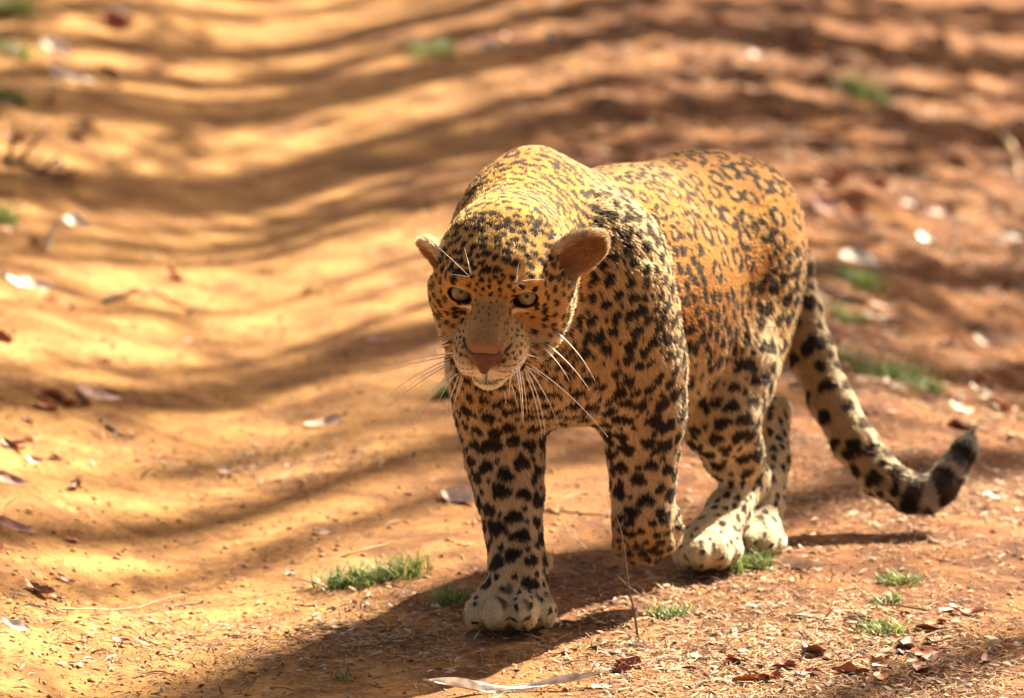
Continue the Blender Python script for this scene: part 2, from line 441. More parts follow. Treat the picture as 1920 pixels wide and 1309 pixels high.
# eyelids: a swelling round each eyeball, then an almond opening cut through it
EYE_R = .0205
EYES = []
for s in (-1, 1):
    e = (s * .0478, -.0005, -.0065)
    EYES.append((s, e))
    hell(e, (.0270, .0245, .0235), k=.012, flow=(s * .6, .2, -.6), reg='lid')
    almond = rot_z(s * math.radians(12))
    hell((e[0] - s * .001, e[1] + .0002, e[2] + .0165), (.0190, .0138, .019), k=.003, flow=(s, 0, 0), reg='lid', rot=almond, op='-')
    hell(e, (EYE_R - .0005,) * 3, k=.002, reg='lid', op='-')
# mouth line, philtrum and nostrils
for s in (-1, 1):
    cone(hp(0, -.078, .0985), hp(s * .016, -.0955, .088), .0028, .0026, k=.005, reg='mouth', op='-')
    cone(hp(s * .016, -.0955, .088), hp(s * .043, -.098, .052), .0026, .0028, k=.005, reg='mouth', op='-')
cone(hp(0, -.060, .104), hp(0, -.080, .098), .0018, .0018, k=.004, reg='mouth', op='-')
# ears: round cups
EARS = []
def ear(base, tip, face, w, d, k=.014, q=.62):
    """base/tip in head frame; face = direction the cup opens to"""
    b, t = hp(*base), hp(*tip)
    up = unit(t - b); n = H @ np.asarray(face, float); n = unit(n - up * (n @ up)); sd = np.cross(up, n)
    R = np.stack([sd, up, n], 1)
    L = np.linalg.norm(t - b)
    c = b + up * L * .5
    EARS.append((c, R, w, L * q))
    ell(c, (w, L * q, d), R, k, 'ear', up)
    ell(c + n * d * .90 + up * .002, (w * .88, L * q * .93, d * 1.12), R, .003, 'earin', up, op='-')
ear((.082, -.002, -.082), (.132, .034, -.100), (-.1, -.55, 1), .040, .017, q=.80)
ear((-.072, -.008, -.068), (-.112, .002, -.098), (-.10, -.50, .9), .040, .017, q=.85)
HEAD1 = len(PRIMS)

def eval_at(P3):
    """signed distance of the whole at points (n,3) plus per-primitive blend data"""
    x, y, z = P3[:, 0], P3[:, 1], P3[:, 2]
    d = np.full(len(P3), 1.0)
    for P in PRIMS:
        q = prim_sdf(P, x, y, z); k = P['k']
        if P['op'] == '+':
            h = np.maximum(k - np.abs(d - q), 0) / k
            d = np.minimum(d, q) - h * h * k * .25
        else:
            h = np.maximum(k - np.abs(d + q), 0) / k
            d = np.maximum(d, -q) + h * h * k * .25
    return d

def axis_coords(lo, hi, flo, fhi, c, f):
    out = [lo]
    while out[-1] < hi:
        v = out[-1]
        out.append(v + (f if flo <= v <= fhi else c))
    return np.array(out)

def build_surface(gx, gy, gz, PRIMS):
    G = [gx, gy, gz]
    D = np.full((len(gx), len(gy), len(gz)), .2, dtype=np.float32)
    for P in PRIMS:
        lo, hi = prim_box(P, P['k'] + .012)
        sl = []
        for a in range(3):
            i0 = max(np.searchsorted(G[a], lo[a]) - 1, 0); i1 = min(np.searchsorted(G[a], hi[a]) + 1, len(G[a]))
            sl.append(slice(i0, i1))
        x = gx[sl[0]][:, None, None].astype(np.float32); y = gy[sl[1]][None, :, None].astype(np.float32); z = gz[sl[2]][None, None, :].astype(np.float32)
        q = prim_sdf(P, x, y, z).astype(np.float32)
        d = D[tuple(sl)]; k = P['k']
        if P['op'] == '+':
            h = np.maximum(k - np.abs(d - q), 0) / k
            D[tuple(sl)] = np.minimum(d, q) - h * h * (k * .25)
        else:
            h = np.maximum(k - np.abs(d + q), 0) / k
            D[tuple(sl)] = np.maximum(d, -q) + h * h * (k * .25)
    # surface nets
    S = D < 0
    nx, ny, nz = D.shape
    cnt = np.zeros((nx-1, ny-1, nz-1), dtype=np.uint8)
    for i in (0, 1):
        for j in (0, 1):
            for k in (0, 1):
                cnt += S[i:nx-1+i, j:ny-1+j, k:nz-1+k]
    act = (cnt > 0) & (cnt < 8)
    ci, cj, ck = np.nonzero(act)
    idx = np.full(act.shape, -1, dtype=np.int32)
    idx[ci, cj, ck] = np.arange(len(ci), dtype=np.int32)
    acc = np.zeros((len(ci), 3)); num = np.zeros(len(ci))
    for a in range(3):
        for o1 in (0, 1):
            for o2 in (0, 1):
                o = [0, 0, 0]; b = [x_ for x_ in range(3) if x_ != a]
                o[b[0]] = o1; o[b[1]] = o2
                p0 = (ci + o[0], cj + o[1], ck + o[2])
                e = [0, 0, 0]; e[a] = 1
                p1 = (p0[0] + e[0], p0[1] + e[1], p0[2] + e[2])
                d0 = D[p0]; d1 = D[p1]
                m = (d0 < 0) != (d1 < 0)
                t = np.where(m, d0 / np.where(m, d0 - d1, 1), 0)
                A = np.stack([gx[p0[0]], gy[p0[1]], gz[p0[2]]], 1); B = np.stack([gx[p1[0]], gy[p1[1]], gz[p1[2]]], 1)
                acc += np.where(m[:, None], A + (B - A) * t[:, None], 0); num += m
    V = acc / num[:, None]
    faces = []
    for a in range(3):
        b, c = [(1, 2), (2, 0), (0, 1)][a]
        sa = [slice(None)] * 3; sb = [slice(None)] * 3
        sa[a] = slice(0, -1); sb[a] = slice(1, None)
        X = S[tuple(sa)] != S[tuple(sb)]
        p = list(np.nonzero(X))
        ok = (p[b] > 0) & (p[c] > 0) & (p[b] < D.shape[b] - 1) & (p[c] < D.shape[c] - 1)
        p = [q[ok] for q in p]
        def cell(db, dc):
            q = [p[0].copy(), p[1].copy(), p[2].copy()]
            q[b] = q[b] + db; q[c] = q[c] + dc
            return idx[q[0], q[1], q[2]]
        quad = np.stack([cell(-1, -1), cell(0, -1), cell(0, 0), cell(-1, 0)], 1)
        inside0 = S[tuple(p)]
        quad[~inside0] = quad[~inside0][:, ::-1]
        faces.append(quad)
    Fc = np.concatenate(faces)
    # relax the grid steps a little, then pull back to the true surface
    def lap(V):
        s = np.zeros_like(V); n = np.zeros(len(V))
        for i in range(4):
            u, w = Fc[:, i], Fc[:, (i + 1) % 4]
            for q, r in ((u, w), (w, u)):
                for c3 in range(3):
                    s[:, c3] += np.bincount(q, V[r, c3], minlength=len(V))
                n += np.bincount(q, minlength=len(V))
        return s / n[:, None]
    for _ in range(2):
        V = V + .5 * (lap(V) - V)
    return V, Fc

def vert_normals(V, Fc):
    a = V[Fc[:, 2]] - V[Fc[:, 0]]; b = V[Fc[:, 3]] - V[Fc[:, 1]]
    n = np.cross(a, b)
    N = np.zeros_like(V)
    for i in range(4):
        for c3 in range(3):
            N[:, c3] += np.bincount(Fc[:, i], n[:, c3], minlength=len(V))
    return N / (np.linalg.norm(N, axis=1)[:, None] + 1e-12)

t0 = time.time()
C_, F_ = .0050, .0022
BV, BF = build_surface(axis_coords(-.24, .74, HO[0] - .15, HO[0] + .20, C_, F_),
                       axis_coords(-.40, .96, HO[1] - .12, HO[1] + .13, C_, F_),
                       axis_coords(-.03, .76, HO[2] - .17, HO[2] + .12, C_, F_), PRIMS)
BN = vert_normals(BV, BF)
#print("body verts", len(BV), "t", round(time.time() - t0, 1))

# the bare nose leather, a small surface of its own
BODY_PRIMS = PRIMS
PRIMS = []
NF = .0990
for s in (-1, 1):
    cone(hp(s * .021, -.0455, NF - .009), hp(0, -.0665, NF + .002), .0068, .0052, k=.006, reg='nose')
hell((0, -.0445, NF - .0045), (.022, .0065, .0085), k=.006, reg='nose')
hell((0, -.054, NF - .001), (.011, .0090, .0080), k=.006, reg='nose')
for s in (-1, 1):
    cone(hp(s * .0125, -.0505, NF + .0105), hp(s * .0270, -.0455, NF - .002), .0030, .0040, k=.003, op='-')
cone(hp(0, -.048, NF + .009), hp(0, -.075, NF + .0085), .0012, .0012, k=.003, op='-')
nc = hp(0, -.055, NF)
NV, NFc = build_surface(*[np.arange(nc[i] - .04, nc[i] + .04, .0012) for i in range(3)], PRIMS)
PRIMS = BODY_PRIMS

NN = vert_normals(NV, NFc)
# ------------------------------------------------------------------ coat: hair roots, regions, comb direction, spots
rng = np.random.default_rng(11)
PR = [P for P in PRIMS if P['op'] == '+']
REGS = ['torso', 'belly', 'chest', 'neck', 'throat', 'shoulder', 'foreleg', 'paw', 'pawup', 'thigh', 'hindleg', 'hindfoot', 'tail',
        'head', 'cheek', 'nosebridge', 'muzzle', 'chin', 'lid', 'ear']
RI = {r: i for i, r in enumerate(REGS)}

def regions(Pn, Nn):
    x, y, z = Pn[:, 0], Pn[:, 1], Pn[:, 2]
    best = np.full(len(Pn), 9.0); reg = np.zeros(len(Pn), int)
    flow = np.zeros((len(Pn), 3)); W = np.zeros((len(Pn), len(REGS)), np.float32)
    for P in PR:
        q = prim_sdf(P, x, y, z)
        w = np.exp(-np.clip(q, -.03, .5) / .010)
        flow += w[:, None] * P['flow']
        W[:, RI[P['reg']]] = np.maximum(W[:, RI[P['reg']]], w)
        m = q < best; best[m] = q[m]; reg[m] = RI[P['reg']]
    W /= W.sum(1)[:, None]
    flow -= (flow * Nn).sum(1)[:, None] * Nn
    flow /= np.linalg.norm(flow, axis=1)[:, None] + 1e-9
    # the cut surfaces of the ears
    return reg, W, flow

v_reg, v_W, v_flow = regions(BV, BN)

# table per region: hair length, spot spacing, spot radius, stretch (along comb > 1), density weight
TAB = {'torso': (.0054, .043, .0190, 1.15, 1.0), 'belly': (.018, .033, .0115, 1.2, .9), 'chest': (.013, .0235, .0095, .62, 1.0), 'neck': (.0056, .0182, .0088, .70, 1.2),
       'throat': (.013, .0210, .0086, .65, 1.2), 'shoulder': (.0095, .0205, .0088, .80, 1.1), 'foreleg': (.0080, .0262, .0112, .80, 1.2), 'paw': (.0070, .0195, .0042, 2.2, 1.5),
       'pawup': (.006, .0150, .0062, .75, 1.4), 'thigh': (.0088, .029, .0118, .80, 1.0), 'hindleg': (.0082, .027, .0110, .75, 1.1), 'hindfoot': (.0085, .0175, .0055, 1.3, 1.2),
       'tail': (.011, .036, .0165, .80, 1.1), 'head': (.0052, .0128, .0056, .85, 1.8), 'cheek': (.0115, .0120, .0048, .85, 1.8), 'nosebridge': (.0042, .0105, .0017, 1, 2.2),
       'muzzle': (.0038, .0088, .0026, 1, 2.2), 'chin': (.0060, .05, .002, 1, 2.2), 'lid': (.0030, .0110, .0044, .8, 2.2), 'ear': (.0085, .05, .002, 1, 2.2)}
TB = np.array([TAB[r] for r in REGS])

# roots spread over the faces
tri = np.concatenate([BF[:, [0, 1, 2]], BF[:, [0, 2, 3]]])
ar = .5 * np.linalg.norm(np.cross(BV[tri[:, 1]] - BV[tri[:, 0]], BV[tri[:, 2]] - BV[tri[:, 0]]), axis=1)
dens = ar * TB[v_reg[tri[:, 0]], 4]
tc = BV[tri].mean(1); tn = BN[tri[:, 0]]
facing = ((CAM - tc) * tn).sum(1) / np.linalg.norm(CAM - tc, axis=1)
dens = dens * np.where(facing > -.25, 1.0, .35)                      # thinner where only a far step aside would show it
NH = int(globals().get('NHAIR', 640000))
cum = np.cumsum(dens); cum /= cum[-1]
ti = np.searchsorted(cum, rng.random(NH))
b = rng.random((NH, 2)); fl = b.sum(1) > 1; b[fl] = 1 - b[fl]
b = np.concatenate([1 - b.sum(1, keepdims=True), b], 1)
T = tri[ti]
HR = (BV[T] * b[:, :, None]).sum(1)
HN = (BN[T] * b[:, :, None]).sum(1); HN /= np.linalg.norm(HN, axis=1)[:, None]
HF = (v_flow[T] * b[:, :, None]).sum(1); HF -= (HF * HN).sum(1)[:, None] * HN; HF /= np.linalg.norm(HF, axis=1)[:, None] + 1e-9
HW = (v_W[T] * b[:, :, None]).sum(1)
h_reg = v_reg[T[:, 0]]

Q = np.concatenate([BV, HR]); QN = np.concatenate([BN, HN]); QW = np.concatenate([v_W, HW]); Qreg = np.concatenate([v_reg, h_reg])
QF = np.concatenate([v_flow, HF])
LOC = (Q - HO) @ H                                                   # head coordinates of every point
isface = (QW[:, [RI[r] for r in ('head', 'cheek', 'nosebridge', 'muzzle', 'chin', 'lid', 'ear')]].sum(1) > .5)
body_s = (Q - at(1050, 500, .12)) @ AX                               # metres behind the withers

def lum(*c): return np.array(c, float)
BASE = {'torso': lum(.46, .205, .060), 'belly': lum(.70, .54, .30), 'chest': lum(.74, .54, .30), 'neck': lum(.68, .315, .062), 'throat': lum(.74, .54, .27),
        'shoulder': lum(.70, .49, .24), 'foreleg': lum(.68, .53, .35), 'paw': lum(.80, .68, .50), 'pawup': lum(.62, .42, .20), 'thigh': lum(.64, .42, .19),
        'hindleg': lum(.68, .52, .32), 'hindfoot': lum(.80, .68, .50), 'tail': lum(.56, .43, .27), 'head': lum(.70, .415, .145), 'cheek': lum(.76, .56, .30),
        'nosebridge': lum(.50, .33, .17), 'muzzle': lum(.74, .55, .33), 'chin': lum(.78, .66, .48), 'lid': lum(.60, .38, .16), 'ear': lum(.44, .27, .14)}
BB = .76 * np.array([BASE[r] for r in REGS]) ** np.array([1.05, 1.18, 1.30])
col = QW @ BB
def mix(c, k, w):
    w = np.clip(w, 0, 1)[:, None]
    return c * (1 - w) + np.asarray(k, float) * w
n_lo = N1.fbm(Q * 9.0); n_mid = N2.fbm(Q * 40.0)
# pale underside, inner legs
under = sstep(-.25, -.85, QN[:, 2]) * (~isface) * (Q[:, 2] > .12)
col = mix(col, (.76, .64, .46), under * .8)
inner = sstep(.2, -.5, QN @ SD) * (np.isin(Qreg, [RI['foreleg'], RI['hindleg'], RI['shoulder']]))
col = mix(col, (.66, .55, .40), inner * .5 * (Q[:, 0] > .02))
col = mix(col, (.60, .42, .20), QW[:, RI['torso']] * sstep(.42, .30, Q[:, 2]) * .8)
# darker saddle along the spine
col = mix(col, (.42, .22, .075), sstep(.55, .95, QN[:, 2]) * QW[:, RI['torso']] * .55)
col = mix(col, (.78, .70, .58), QW[:, RI['tail']] * sstep(.1, -.6, QN[:, 2]) * .5)
col *= (1 + .16 * n_lo + .12 * n_mid)[:, None]

dark = np.zeros(len(Q)); tawny = np.zeros(len(Q))
# dart throwing on the mesh vertices
cand = rng.permutation(len(BV))[:42000]
acc_p = np.zeros((6000, 3)); acc_n = 0; spots = []
spc = TB[v_reg, 1] * (1 + .18 * N1(BV * 23.0))
hl = (BV - HO) @ H
face_plain = (np.abs(hl[:, 0]) < .0245) & (hl[:, 1] < .016) & (hl[:, 2] > -.02)
vs = (BV - at(1050, 500, .12)) @ AX
v_high = sstep(.40, .56, BV[:, 2])
isT = v_reg == RI['torso']
spc = np.where((hl[:, 2] > -.06) & (np.abs(hl[:, 0]) < .034) & (hl[:, 1] > -.004) & (hl[:, 1] < .045) & isface[:len(BV)], .0088, spc)
spc = np.where(isT, np.where(BV[:, 2] > .44, np.where(vs > .30, .0365, np.where(BV[:, 2] > .55, .0285, .0210)), .0215) , spc)
for ci in cand:
    rg = REGS[v_reg[ci]]
    if rg in ('ear', 'chin') or (rg == 'muzzle' and (hl[ci, 1] < -.060 or abs(hl[ci, 0]) < .0245)) or (rg == 'nosebridge' and hl[ci, 2] > .07) or (face_plain[ci] and hl[ci, 1] < -.014):
        continue
    p = BV[ci]
    if acc_n and ((acc_p[:acc_n] - p)**2).sum(1).min() < spc[ci]**2:
        continue
    acc_p[acc_n] = p; acc_n += 1
    spots.append(ci)
    if acc_n >= 5990: break
order = np.argsort(Q[:, 0]); QX = Q[order, 0]
def near(p, r):
    i0, i1 = np.searchsorted(QX, p[0] - r), np.searchsorted(QX, p[0] + r)
    s = order[i0:i1]
    d = Q[s] - p
    return s[(np.abs(d[:, 1]) < r) & (np.abs(d[:, 2]) < r)]
def stamp(p, n, e, ra, rb, soft=.16, wob=.22, ring=None, amp=1.0):
    R = max(ra, rb) * 1.45
    s = near(p, R)
    if len(s) == 0: return
    s = s[(QN[s] @ n) > .1]
    d = Q[s] - p
    f = np.cross(n, e)
    a, b_ = d @ e, d @ f
    th = np.arctan2(b_, a)
    ph = rng.random(4) * 6.28
    w = 1 + wob * (np.sin(2 * th + ph[0]) * .5 + np.sin(3 * th + ph[1]) * .6 + np.sin(5 * th + ph[2]) * .3) + .10 * n_mid[s]
    rho = np.sqrt((a / ra)**2 + (b_ / rb)**2) / w
    if ring is None:
        v = sstep(1 + soft, 1 - soft, rho)
    else:
        g = sstep(-1.15, -.7, np.sin(ring * th + ph[3]) + .35 * np.sin(2 * th + ph[0]))
        v = sstep(1 + soft, 1 - soft, rho) * sstep(.34, .52, rho) * g
        tawny[s] = np.maximum(tawny[s], sstep(.9, .6, rho))
    dark[s] = np.maximum(dark[s], v * amp)
for ci in spots:
    p, n, e = BV[ci], BN[ci], v_flow[ci]
    rg = REGS[v_reg[ci]]
    _, _, r, st, _ = TAB[rg]
    q = .78 + .44 * rng.random()
    if rg == 'torso':
        r = spc[ci] * .515
        if BV[ci, 2] > .44 and (vs[ci] > .30 or BV[ci, 2] > .55):
            stamp(p, n, e, r * q * 1.12, r * q * .92, .10, .12, ring=rng.choice([3, 4, 5]))
        else:
            stamp(p, n, e, .0118 * q, .0088 * q, .14)
    elif rg == 'tail':
        stamp(p, n, e, r * .75 * q, r * 1.1 * q, .12)
    else:
        if rg in ('head', 'lid', 'cheek'):
            u = hl[ci]
            if abs(u[0]) < .034 and u[1] > -.004 and u[1] < .045: q *= .62                # fine freckles over the brow
            if u[1] > .03: q *= 1.15
        if rg in ('head', 'lid', 'cheek', 'neck'): q *= .86
        stamp(p, n, e, 1.12 * r * st**.5 * q, 1.15 * r / st**.5 * q, .15)
        if rg in ('shoulder', 'foreleg', 'thigh', 'hindleg', 'neck') and rng.random() < .25:       # doubled blotches
            a = rng.random() * 6.28; o = e * math.cos(a) + np.cross(n, e) * math.sin(a)
            stamp(p + o * r * 1.15, n, e, r * .62, r * .58, .2)
for ci in cand[:26000]:
    rg = REGS[v_reg[ci]]
    if rg not in ('shoulder', 'foreleg', 'thigh', 'hindleg', 'chest', 'throat', 'belly', 'neck', 'pawup', 'torso', 'tail'): continue
    lim = spc[ci] * (.74 if rg != 'torso' else .70)
    if ((acc_p[:acc_n] - BV[ci])**2).sum(1).min() < lim**2 or acc_n > 5990: continue
    acc_p[acc_n] = BV[ci]; acc_n += 1
    r = (TB[v_reg[ci], 2] if rg != 'torso' else .0085) * (.42 + .2 * rng.random())
    stamp(BV[ci], BN[ci], v_flow[ci], r, r * .9, .25)
for (sx, sy, ra_, rb_) in ((942, 1128, .016, .006), (905, 1132, .012, .004), (990, 1130, .013, .005), (952, 1105, .010, .009), (1178, 1026, .014, .0035), (1205, 1034, .016, .004), (1232, 1026, .014, .0035), (1010, 1120, .010, .004), (1312, 1030, .010, .004), (1338, 1026, .011, .004)):  # dark furry streaks between the toes, crease shade painted into the coat
    d_ = unit(CF + (sx - 960.0) / FP * vec(1, 0, 0) - (sy - 654.5) / FP * CU)
    w_ = BV - CAM; t_ = w_ @ d_; pd = np.linalg.norm(w_ - t_[:, None] * d_, axis=1)
    ci = np.argmin(pd * 8 + (t_ - t_.min()) + (BN @ d_ > 0) * 9)
    stamp(BV[ci], BN[ci], unit(vec(0, -.3, -1) - BN[ci] * (vec(0, -.3, -1) @ BN[ci])), ra_, rb_, .5, amp=.8)
# tail: bars towards the tip, black end
tp = np.array([t[0] for t in TAIL]); tl = np.concatenate([[0], np.cumsum(np.linalg.norm(np.diff(tp, axis=0), axis=1))])
m = QW[:, RI['tail']] > .5
qs = Q[m]; bd = np.full(len(qs), 9.0); bs = np.zeros(len(qs))
for i in range(len(tp) - 1):
    ba = tp[i + 1] - tp[i]; h = np.clip(((qs - tp[i]) @ ba) / (ba @ ba), 0, 1)
    dd = np.linalg.norm(qs - tp[i] - h[:, None] * ba, axis=1); k = dd < bd
    bd[k] = dd[k]; bs[k] = tl[i] + h[k] * np.linalg.norm(ba)
tailpos = bs / tl[-1]
bars = sstep(.0, .45, np.sin(bs / .046 * 6.28 + 1.4 * n_lo[m]) - .15) * sstep(.66, .74, tailpos)
tipd = sstep(.885, .92, tailpos)
c2 = col[m]; c2 = mix(c2, (.36, .31, .27), sstep(.68, .78, tailpos) * .75); col[m] = c2
dark[m] = np.maximum(dark[m], np.maximum(bars * .93, tipd))
# face marks in head coordinates
r_, u_, f_ = LOC[:, 0], LOC[:, 1], LOC[:, 2]
near_face = (f_ > -.10) & (np.abs(r_) < .12) & (u_ > -.14) & (u_ < .08) & isface
def blob(cr, cu, rr, ru, ang=0.0, soft=.5, both_=True, fmin=-.06):
    w = np.zeros(len(Q))
    for s in ((-1, 1) if both_ else (1,)):
        dx, dy = r_ - s * cr, u_ - cu
        c, sn = math.cos(s * ang), math.sin(s * ang)
        a, b_ = dx * c + dy * sn, -dx * sn + dy * c
        w = np.maximum(w, sstep(1 + soft, 1 - soft, np.sqrt((a / rr)**2 + (b_ / ru)**2)))
    return w * near_face * (f_ > fmin)
plain = blob(0, -.042, .0235, .034, both_=False, soft=.35) * sstep(-.01, .015, f_)
dark *= 1 - plain * .93
col = mix(col, (.28, .135, .052) , plain * .92)
side_ = np.exp(-((np.abs(r_) - .0265) / .0030)**2) * (u_ < -.012) * (u_ > -.046) * (f_ > .012) * near_face
dark = np.maximum(dark, side_ * sstep(-.1, .35, N2(Q * 330)) * .75)
col *= (1 + .35 * plain * N2.fbm(Q * 260, 2))[:, None]
pal_ = blob(.040, -.0215, .012, .0048, -.30) * (f_ < .022)
col = mix(col, (.84, .74, .56), pal_ * .9)       # pale under the eyes
dark *= 1 - .9 * pal_
col = mix(col, (.62, .44, .22), blob(.050, .018, .012, .004, .2) * .7)
eyew = np.zeros(len(Q)); rimw = np.zeros(len(Q))
for s, e in EYES:
    dx, dy = r_ - e[0] + s * .001, u_ - e[1]
    a = math.radians(12) * s; c, sn = math.cos(a), math.sin(a)
    ax_, bx_ = dx * c + dy * sn, -dx * sn + dy * c
    ro = np.sqrt((ax_ / .0190)**2 + ((bx_ - .0002) / .0138)**2)
    rimw = np.maximum(rimw, sstep(1.13, 1.03, ro) * near_face * (f_ < .0165))
dark = np.maximum(dark, rimw * .97)
dark = np.maximum(dark, blob(.0262, -.0190, .0017, .0110, -.25, .35) * (f_ < .034) * .8)      # tear marks
dark = np.maximum(dark, blob(.0205, -.050, .0022, .020, -.10, .35) * .45)
col = mix(col, (.92, .84, .68), (QW[:, RI['muzzle']] + 1.6 * QW[:, RI['chin']]) * sstep(-.058, -.080, u_) * .85)
dark = np.maximum(dark, QW[:, RI['muzzle']] * sstep(.35, .75, np.sin((u_ + .22 * np.abs(r_)) / .0085 * 6.28)) * sstep(.013, .019, np.abs(r_)) * sstep(-.050, -.057, u_)
                  * sstep(-.5, .0, np.sin(r_ / .0066 * 6.28 + 1.5 * n_mid)) * .95)
dark = np.maximum(dark, blob(.0305, -.0470, .0060, .0026, .55, .35, fmin=.06) * .95)        # dark wings of the nostrils
nd_ = np.abs(np.abs(r_) - np.interp(-u_, [.044, .068], [.0285, .0065]))
dark = np.maximum(dark, np.exp(-(nd_ / .0022)**2) * (u_ < -.044) * (u_ > -.071) * (f_ > .07) * .85)
mouth = np.exp(-(np.minimum(np.abs(u_ + .0975 - .0025 * 0), 1) / .0030)**2) * (np.abs(r_) < .045) * (f_ > .045) * near_face
dark = np.maximum(dark, mouth * .92)
dark = np.maximum(dark, np.exp(-(r_ / .0016)**2) * (u_ < -.064) * (u_ > -.098) * (f_ > .08) * .8)
col = mix(col, (.30, .195, .120), sstep(.040, .022, np.linalg.norm(LOC - np.array([0, -.050, NF]), axis=1)) * (u_ > -.058) * .75)
# white of muzzle edge and forehead stripe, ears
ear_m = QW[:, RI['ear']] > .5
earback = sstep(.1, -.3, QN @ (-CF)) * ear_m
dark = np.maximum(dark, earback * .9)
for (ec, eR, ew, eh) in EARS:
    u3 = (Q - ec) @ eR
    rho = np.sqrt((u3[:, 0] / ew)**2 + (u3[:, 1] / eh)**2)
    inn = ear_m & (rho < 1.3) & ((QN @ eR[:, 2]) > -.2)
    col = mix(col, (.30, .150, .065), inn * sstep(.85, .45, rho) * .8)         # brown skin and thin hair inside, the cup's dark shading painted in
    col = mix(col, (.72, .52, .30), inn * sstep(.80, .98, rho) * .75)           # pale furry rim
col[ear_m] *= (1 + .45 * n_mid[ear_m])[:, None]
# sole of the raised foot is reddish brown
pu = QW[:, RI['pawup']]
zz = sstep(.125, .09, Q[:, 2])
col = mix(col, (.34, .19, .10), pu * zz * .6)
DARKC = np.array([.016, .011, .009])
col = np.clip(col, .01, .9)
col = mix(col, (.42, .185, .055), tawny * .8)
dmix = np.clip(dark, 0, 1)
dk = np.where((Qreg == RI['torso'])[:, None], np.array([.013, .009, .007]), DARKC)
COL = col * (1 - dmix[:, None]) + dk * dmix[:, None]
v_col, h_col = COL[:len(BV)], COL[len(BV):]

# ------------------------------------------------------------------ materials of the animal
skin_m, n_, l_, b_s = new_mat("coat_undercoat")
at_n = n_.new("ShaderNodeAttribute"); at_n.attribute_name = "coat"
l_.new(at_n.outputs["Color"], b_s.inputs["Base Color"]); b_s.inputs["Roughness"].default_value = .85
b_s.inputs["Specular IOR Level"].default_value = .15
fur_m = bpy.data.materials.new("coat_fur"); fur_m.use_nodes = True
n_, l_ = fur_m.node_tree.nodes, fur_m.node_tree.links
n_.clear()
at_n = n_.new("ShaderNodeAttribute"); at_n.attribute_name = "coat"
hb = n_.new("ShaderNodeBsdfHairPrincipled")
hb.model = 'CHIANG'; hb.parametrization = 'COLOR'
hb.inputs["Roughness"].default_value = .62; hb.inputs["Radial Roughness"].default_value = .75
l_.new(at_n.outputs["Color"], hb.inputs["Color"])
df = n_.new("ShaderNodeBsdfDiffuse"); l_.new(at_n.outputs["Color"], df.inputs["Color"])
mxs = n_.new("ShaderNodeMixShader"); mxs.inputs[0].default_value = .62
l_.new(hb.outputs[0], mxs.inputs[1]); l_.new(df.outputs[0], mxs.inputs[2])
out = n_.new("ShaderNodeOutputMaterial"); l_.new(mxs.outputs[0], out.inputs[0])

leopard = link(bpy.data.objects.new("leopard", None))
leopard.location = (0.15, 0.3, 0)
tag(leopard, "spotted golden leopard walking towards the viewer across the dirt track with one forepaw lifted", "leopard")
inv_leo = Matrix.Translation(-leopard.location)
def child(name, data, mat=None, par=None):
    o = link(bpy.data.objects.new(name, data), par or leopard)
    if par is None: o.matrix_parent_inverse = inv_leo
    if mat: data.materials.append(mat)
    return o
bm_ = fast_mesh("body", BV, BF)
set_color(bm_, "coat", v_col)
body = child("body", bm_, skin_m)

# the fur itself
L = (HW @ TB[:, 0]) * (.55 + .75 * rng.random(NH)) * (1 + .25 * n_lo[len(BV):])
lf = LOC[len(BV):]
e_min = np.full(NH, 9.0)
for s, e in EYES:
    e_min = np.minimum(e_min, np.sqrt(((lf[:, 0] - e[0]) / .020)**2 + ((lf[:, 1] - e[1]) / .0142)**2) + (lf[:, 2] < -.05) * 9 + (lf[:, 2] > .0165) * 9)
L *= sstep(1.0, 1.5, e_min) * .85 + .15
nose_d = np.linalg.norm(lf - np.array([0, -.054, NF]), axis=1)
L *= sstep(.012, .034, nose_d)
keep = (L > .0012) & (e_min > 1.02)
rnd = rng.normal(size=(NH, 3))
lift = .38 + .16 * rng.normal(size=NH)
sm_ = np.isin(h_reg, [RI['torso'], RI['neck']]); lift = np.where(sm_, .24 + .35 * (lift - .38), lift)
lift = np.where(np.isin(h_reg, [RI['cheek'], RI['belly'], RI['tail']]), lift + .12, lift)
lift = np.where(np.isin(h_reg, [RI['nosebridge'], RI['muzzle']]), lift - .08, lift)
clump = np.stack([N1(HR * 55 + 3), N1(HR * 55 + 40), N2(HR * 55)], 1)
d0 = HF + HN * lift[:, None] + rnd * .10 + clump * np.where(sm_, .10, .22)[:, None]
d0 /= np.linalg.norm(d0, axis=1)[:, None]
d1 = HF + HN * (lift * .25)[:, None] + rnd * .12 + clump * np.where(sm_, .14, .30)[:, None]
d1 /= np.linalg.norm(d1, axis=1)[:, None]
P0 = HR - HN * .0006
P1 = P0 + d0 * (L * .4)[:, None]
P2 = P1 + (d0 * .4 + d1 * .6) * (L * .33)[:, None]
P3 = P2 + d1 * (L * .30)[:, None]
pts = np.stack([P0, P1, P2, P3], 1)[keep]
nk = len(pts)
hc = bpy.data.hair_curves.new("fur")
hc.add_curves([4] * nk)
hc.attributes["position"].data.foreach_set("vector", np.ascontiguousarray(pts, dtype=np.float32).ravel())
ra = hc.attributes.get("radius") or hc.attributes.new("radius", 'FLOAT', 'POINT')
thick = np.where(np.isin(h_reg, [RI['head'], RI['cheek'], RI['nosebridge'], RI['muzzle'], RI['chin'], RI['lid']]), .00026, .00042)[keep]
ra.data.foreach_set("value", (thick[:, None] * np.array([1, .95, .7, .15])).astype(np.float32).ravel())
ca = hc.attributes.new("coat", 'FLOAT_COLOR', 'CURVE')
cc = np.ones((nk, 4), np.float32); cc[:, :3] = np.clip(h_col[keep] * (.66 + .68 * rng.random((nk, 1))), .004, .92)
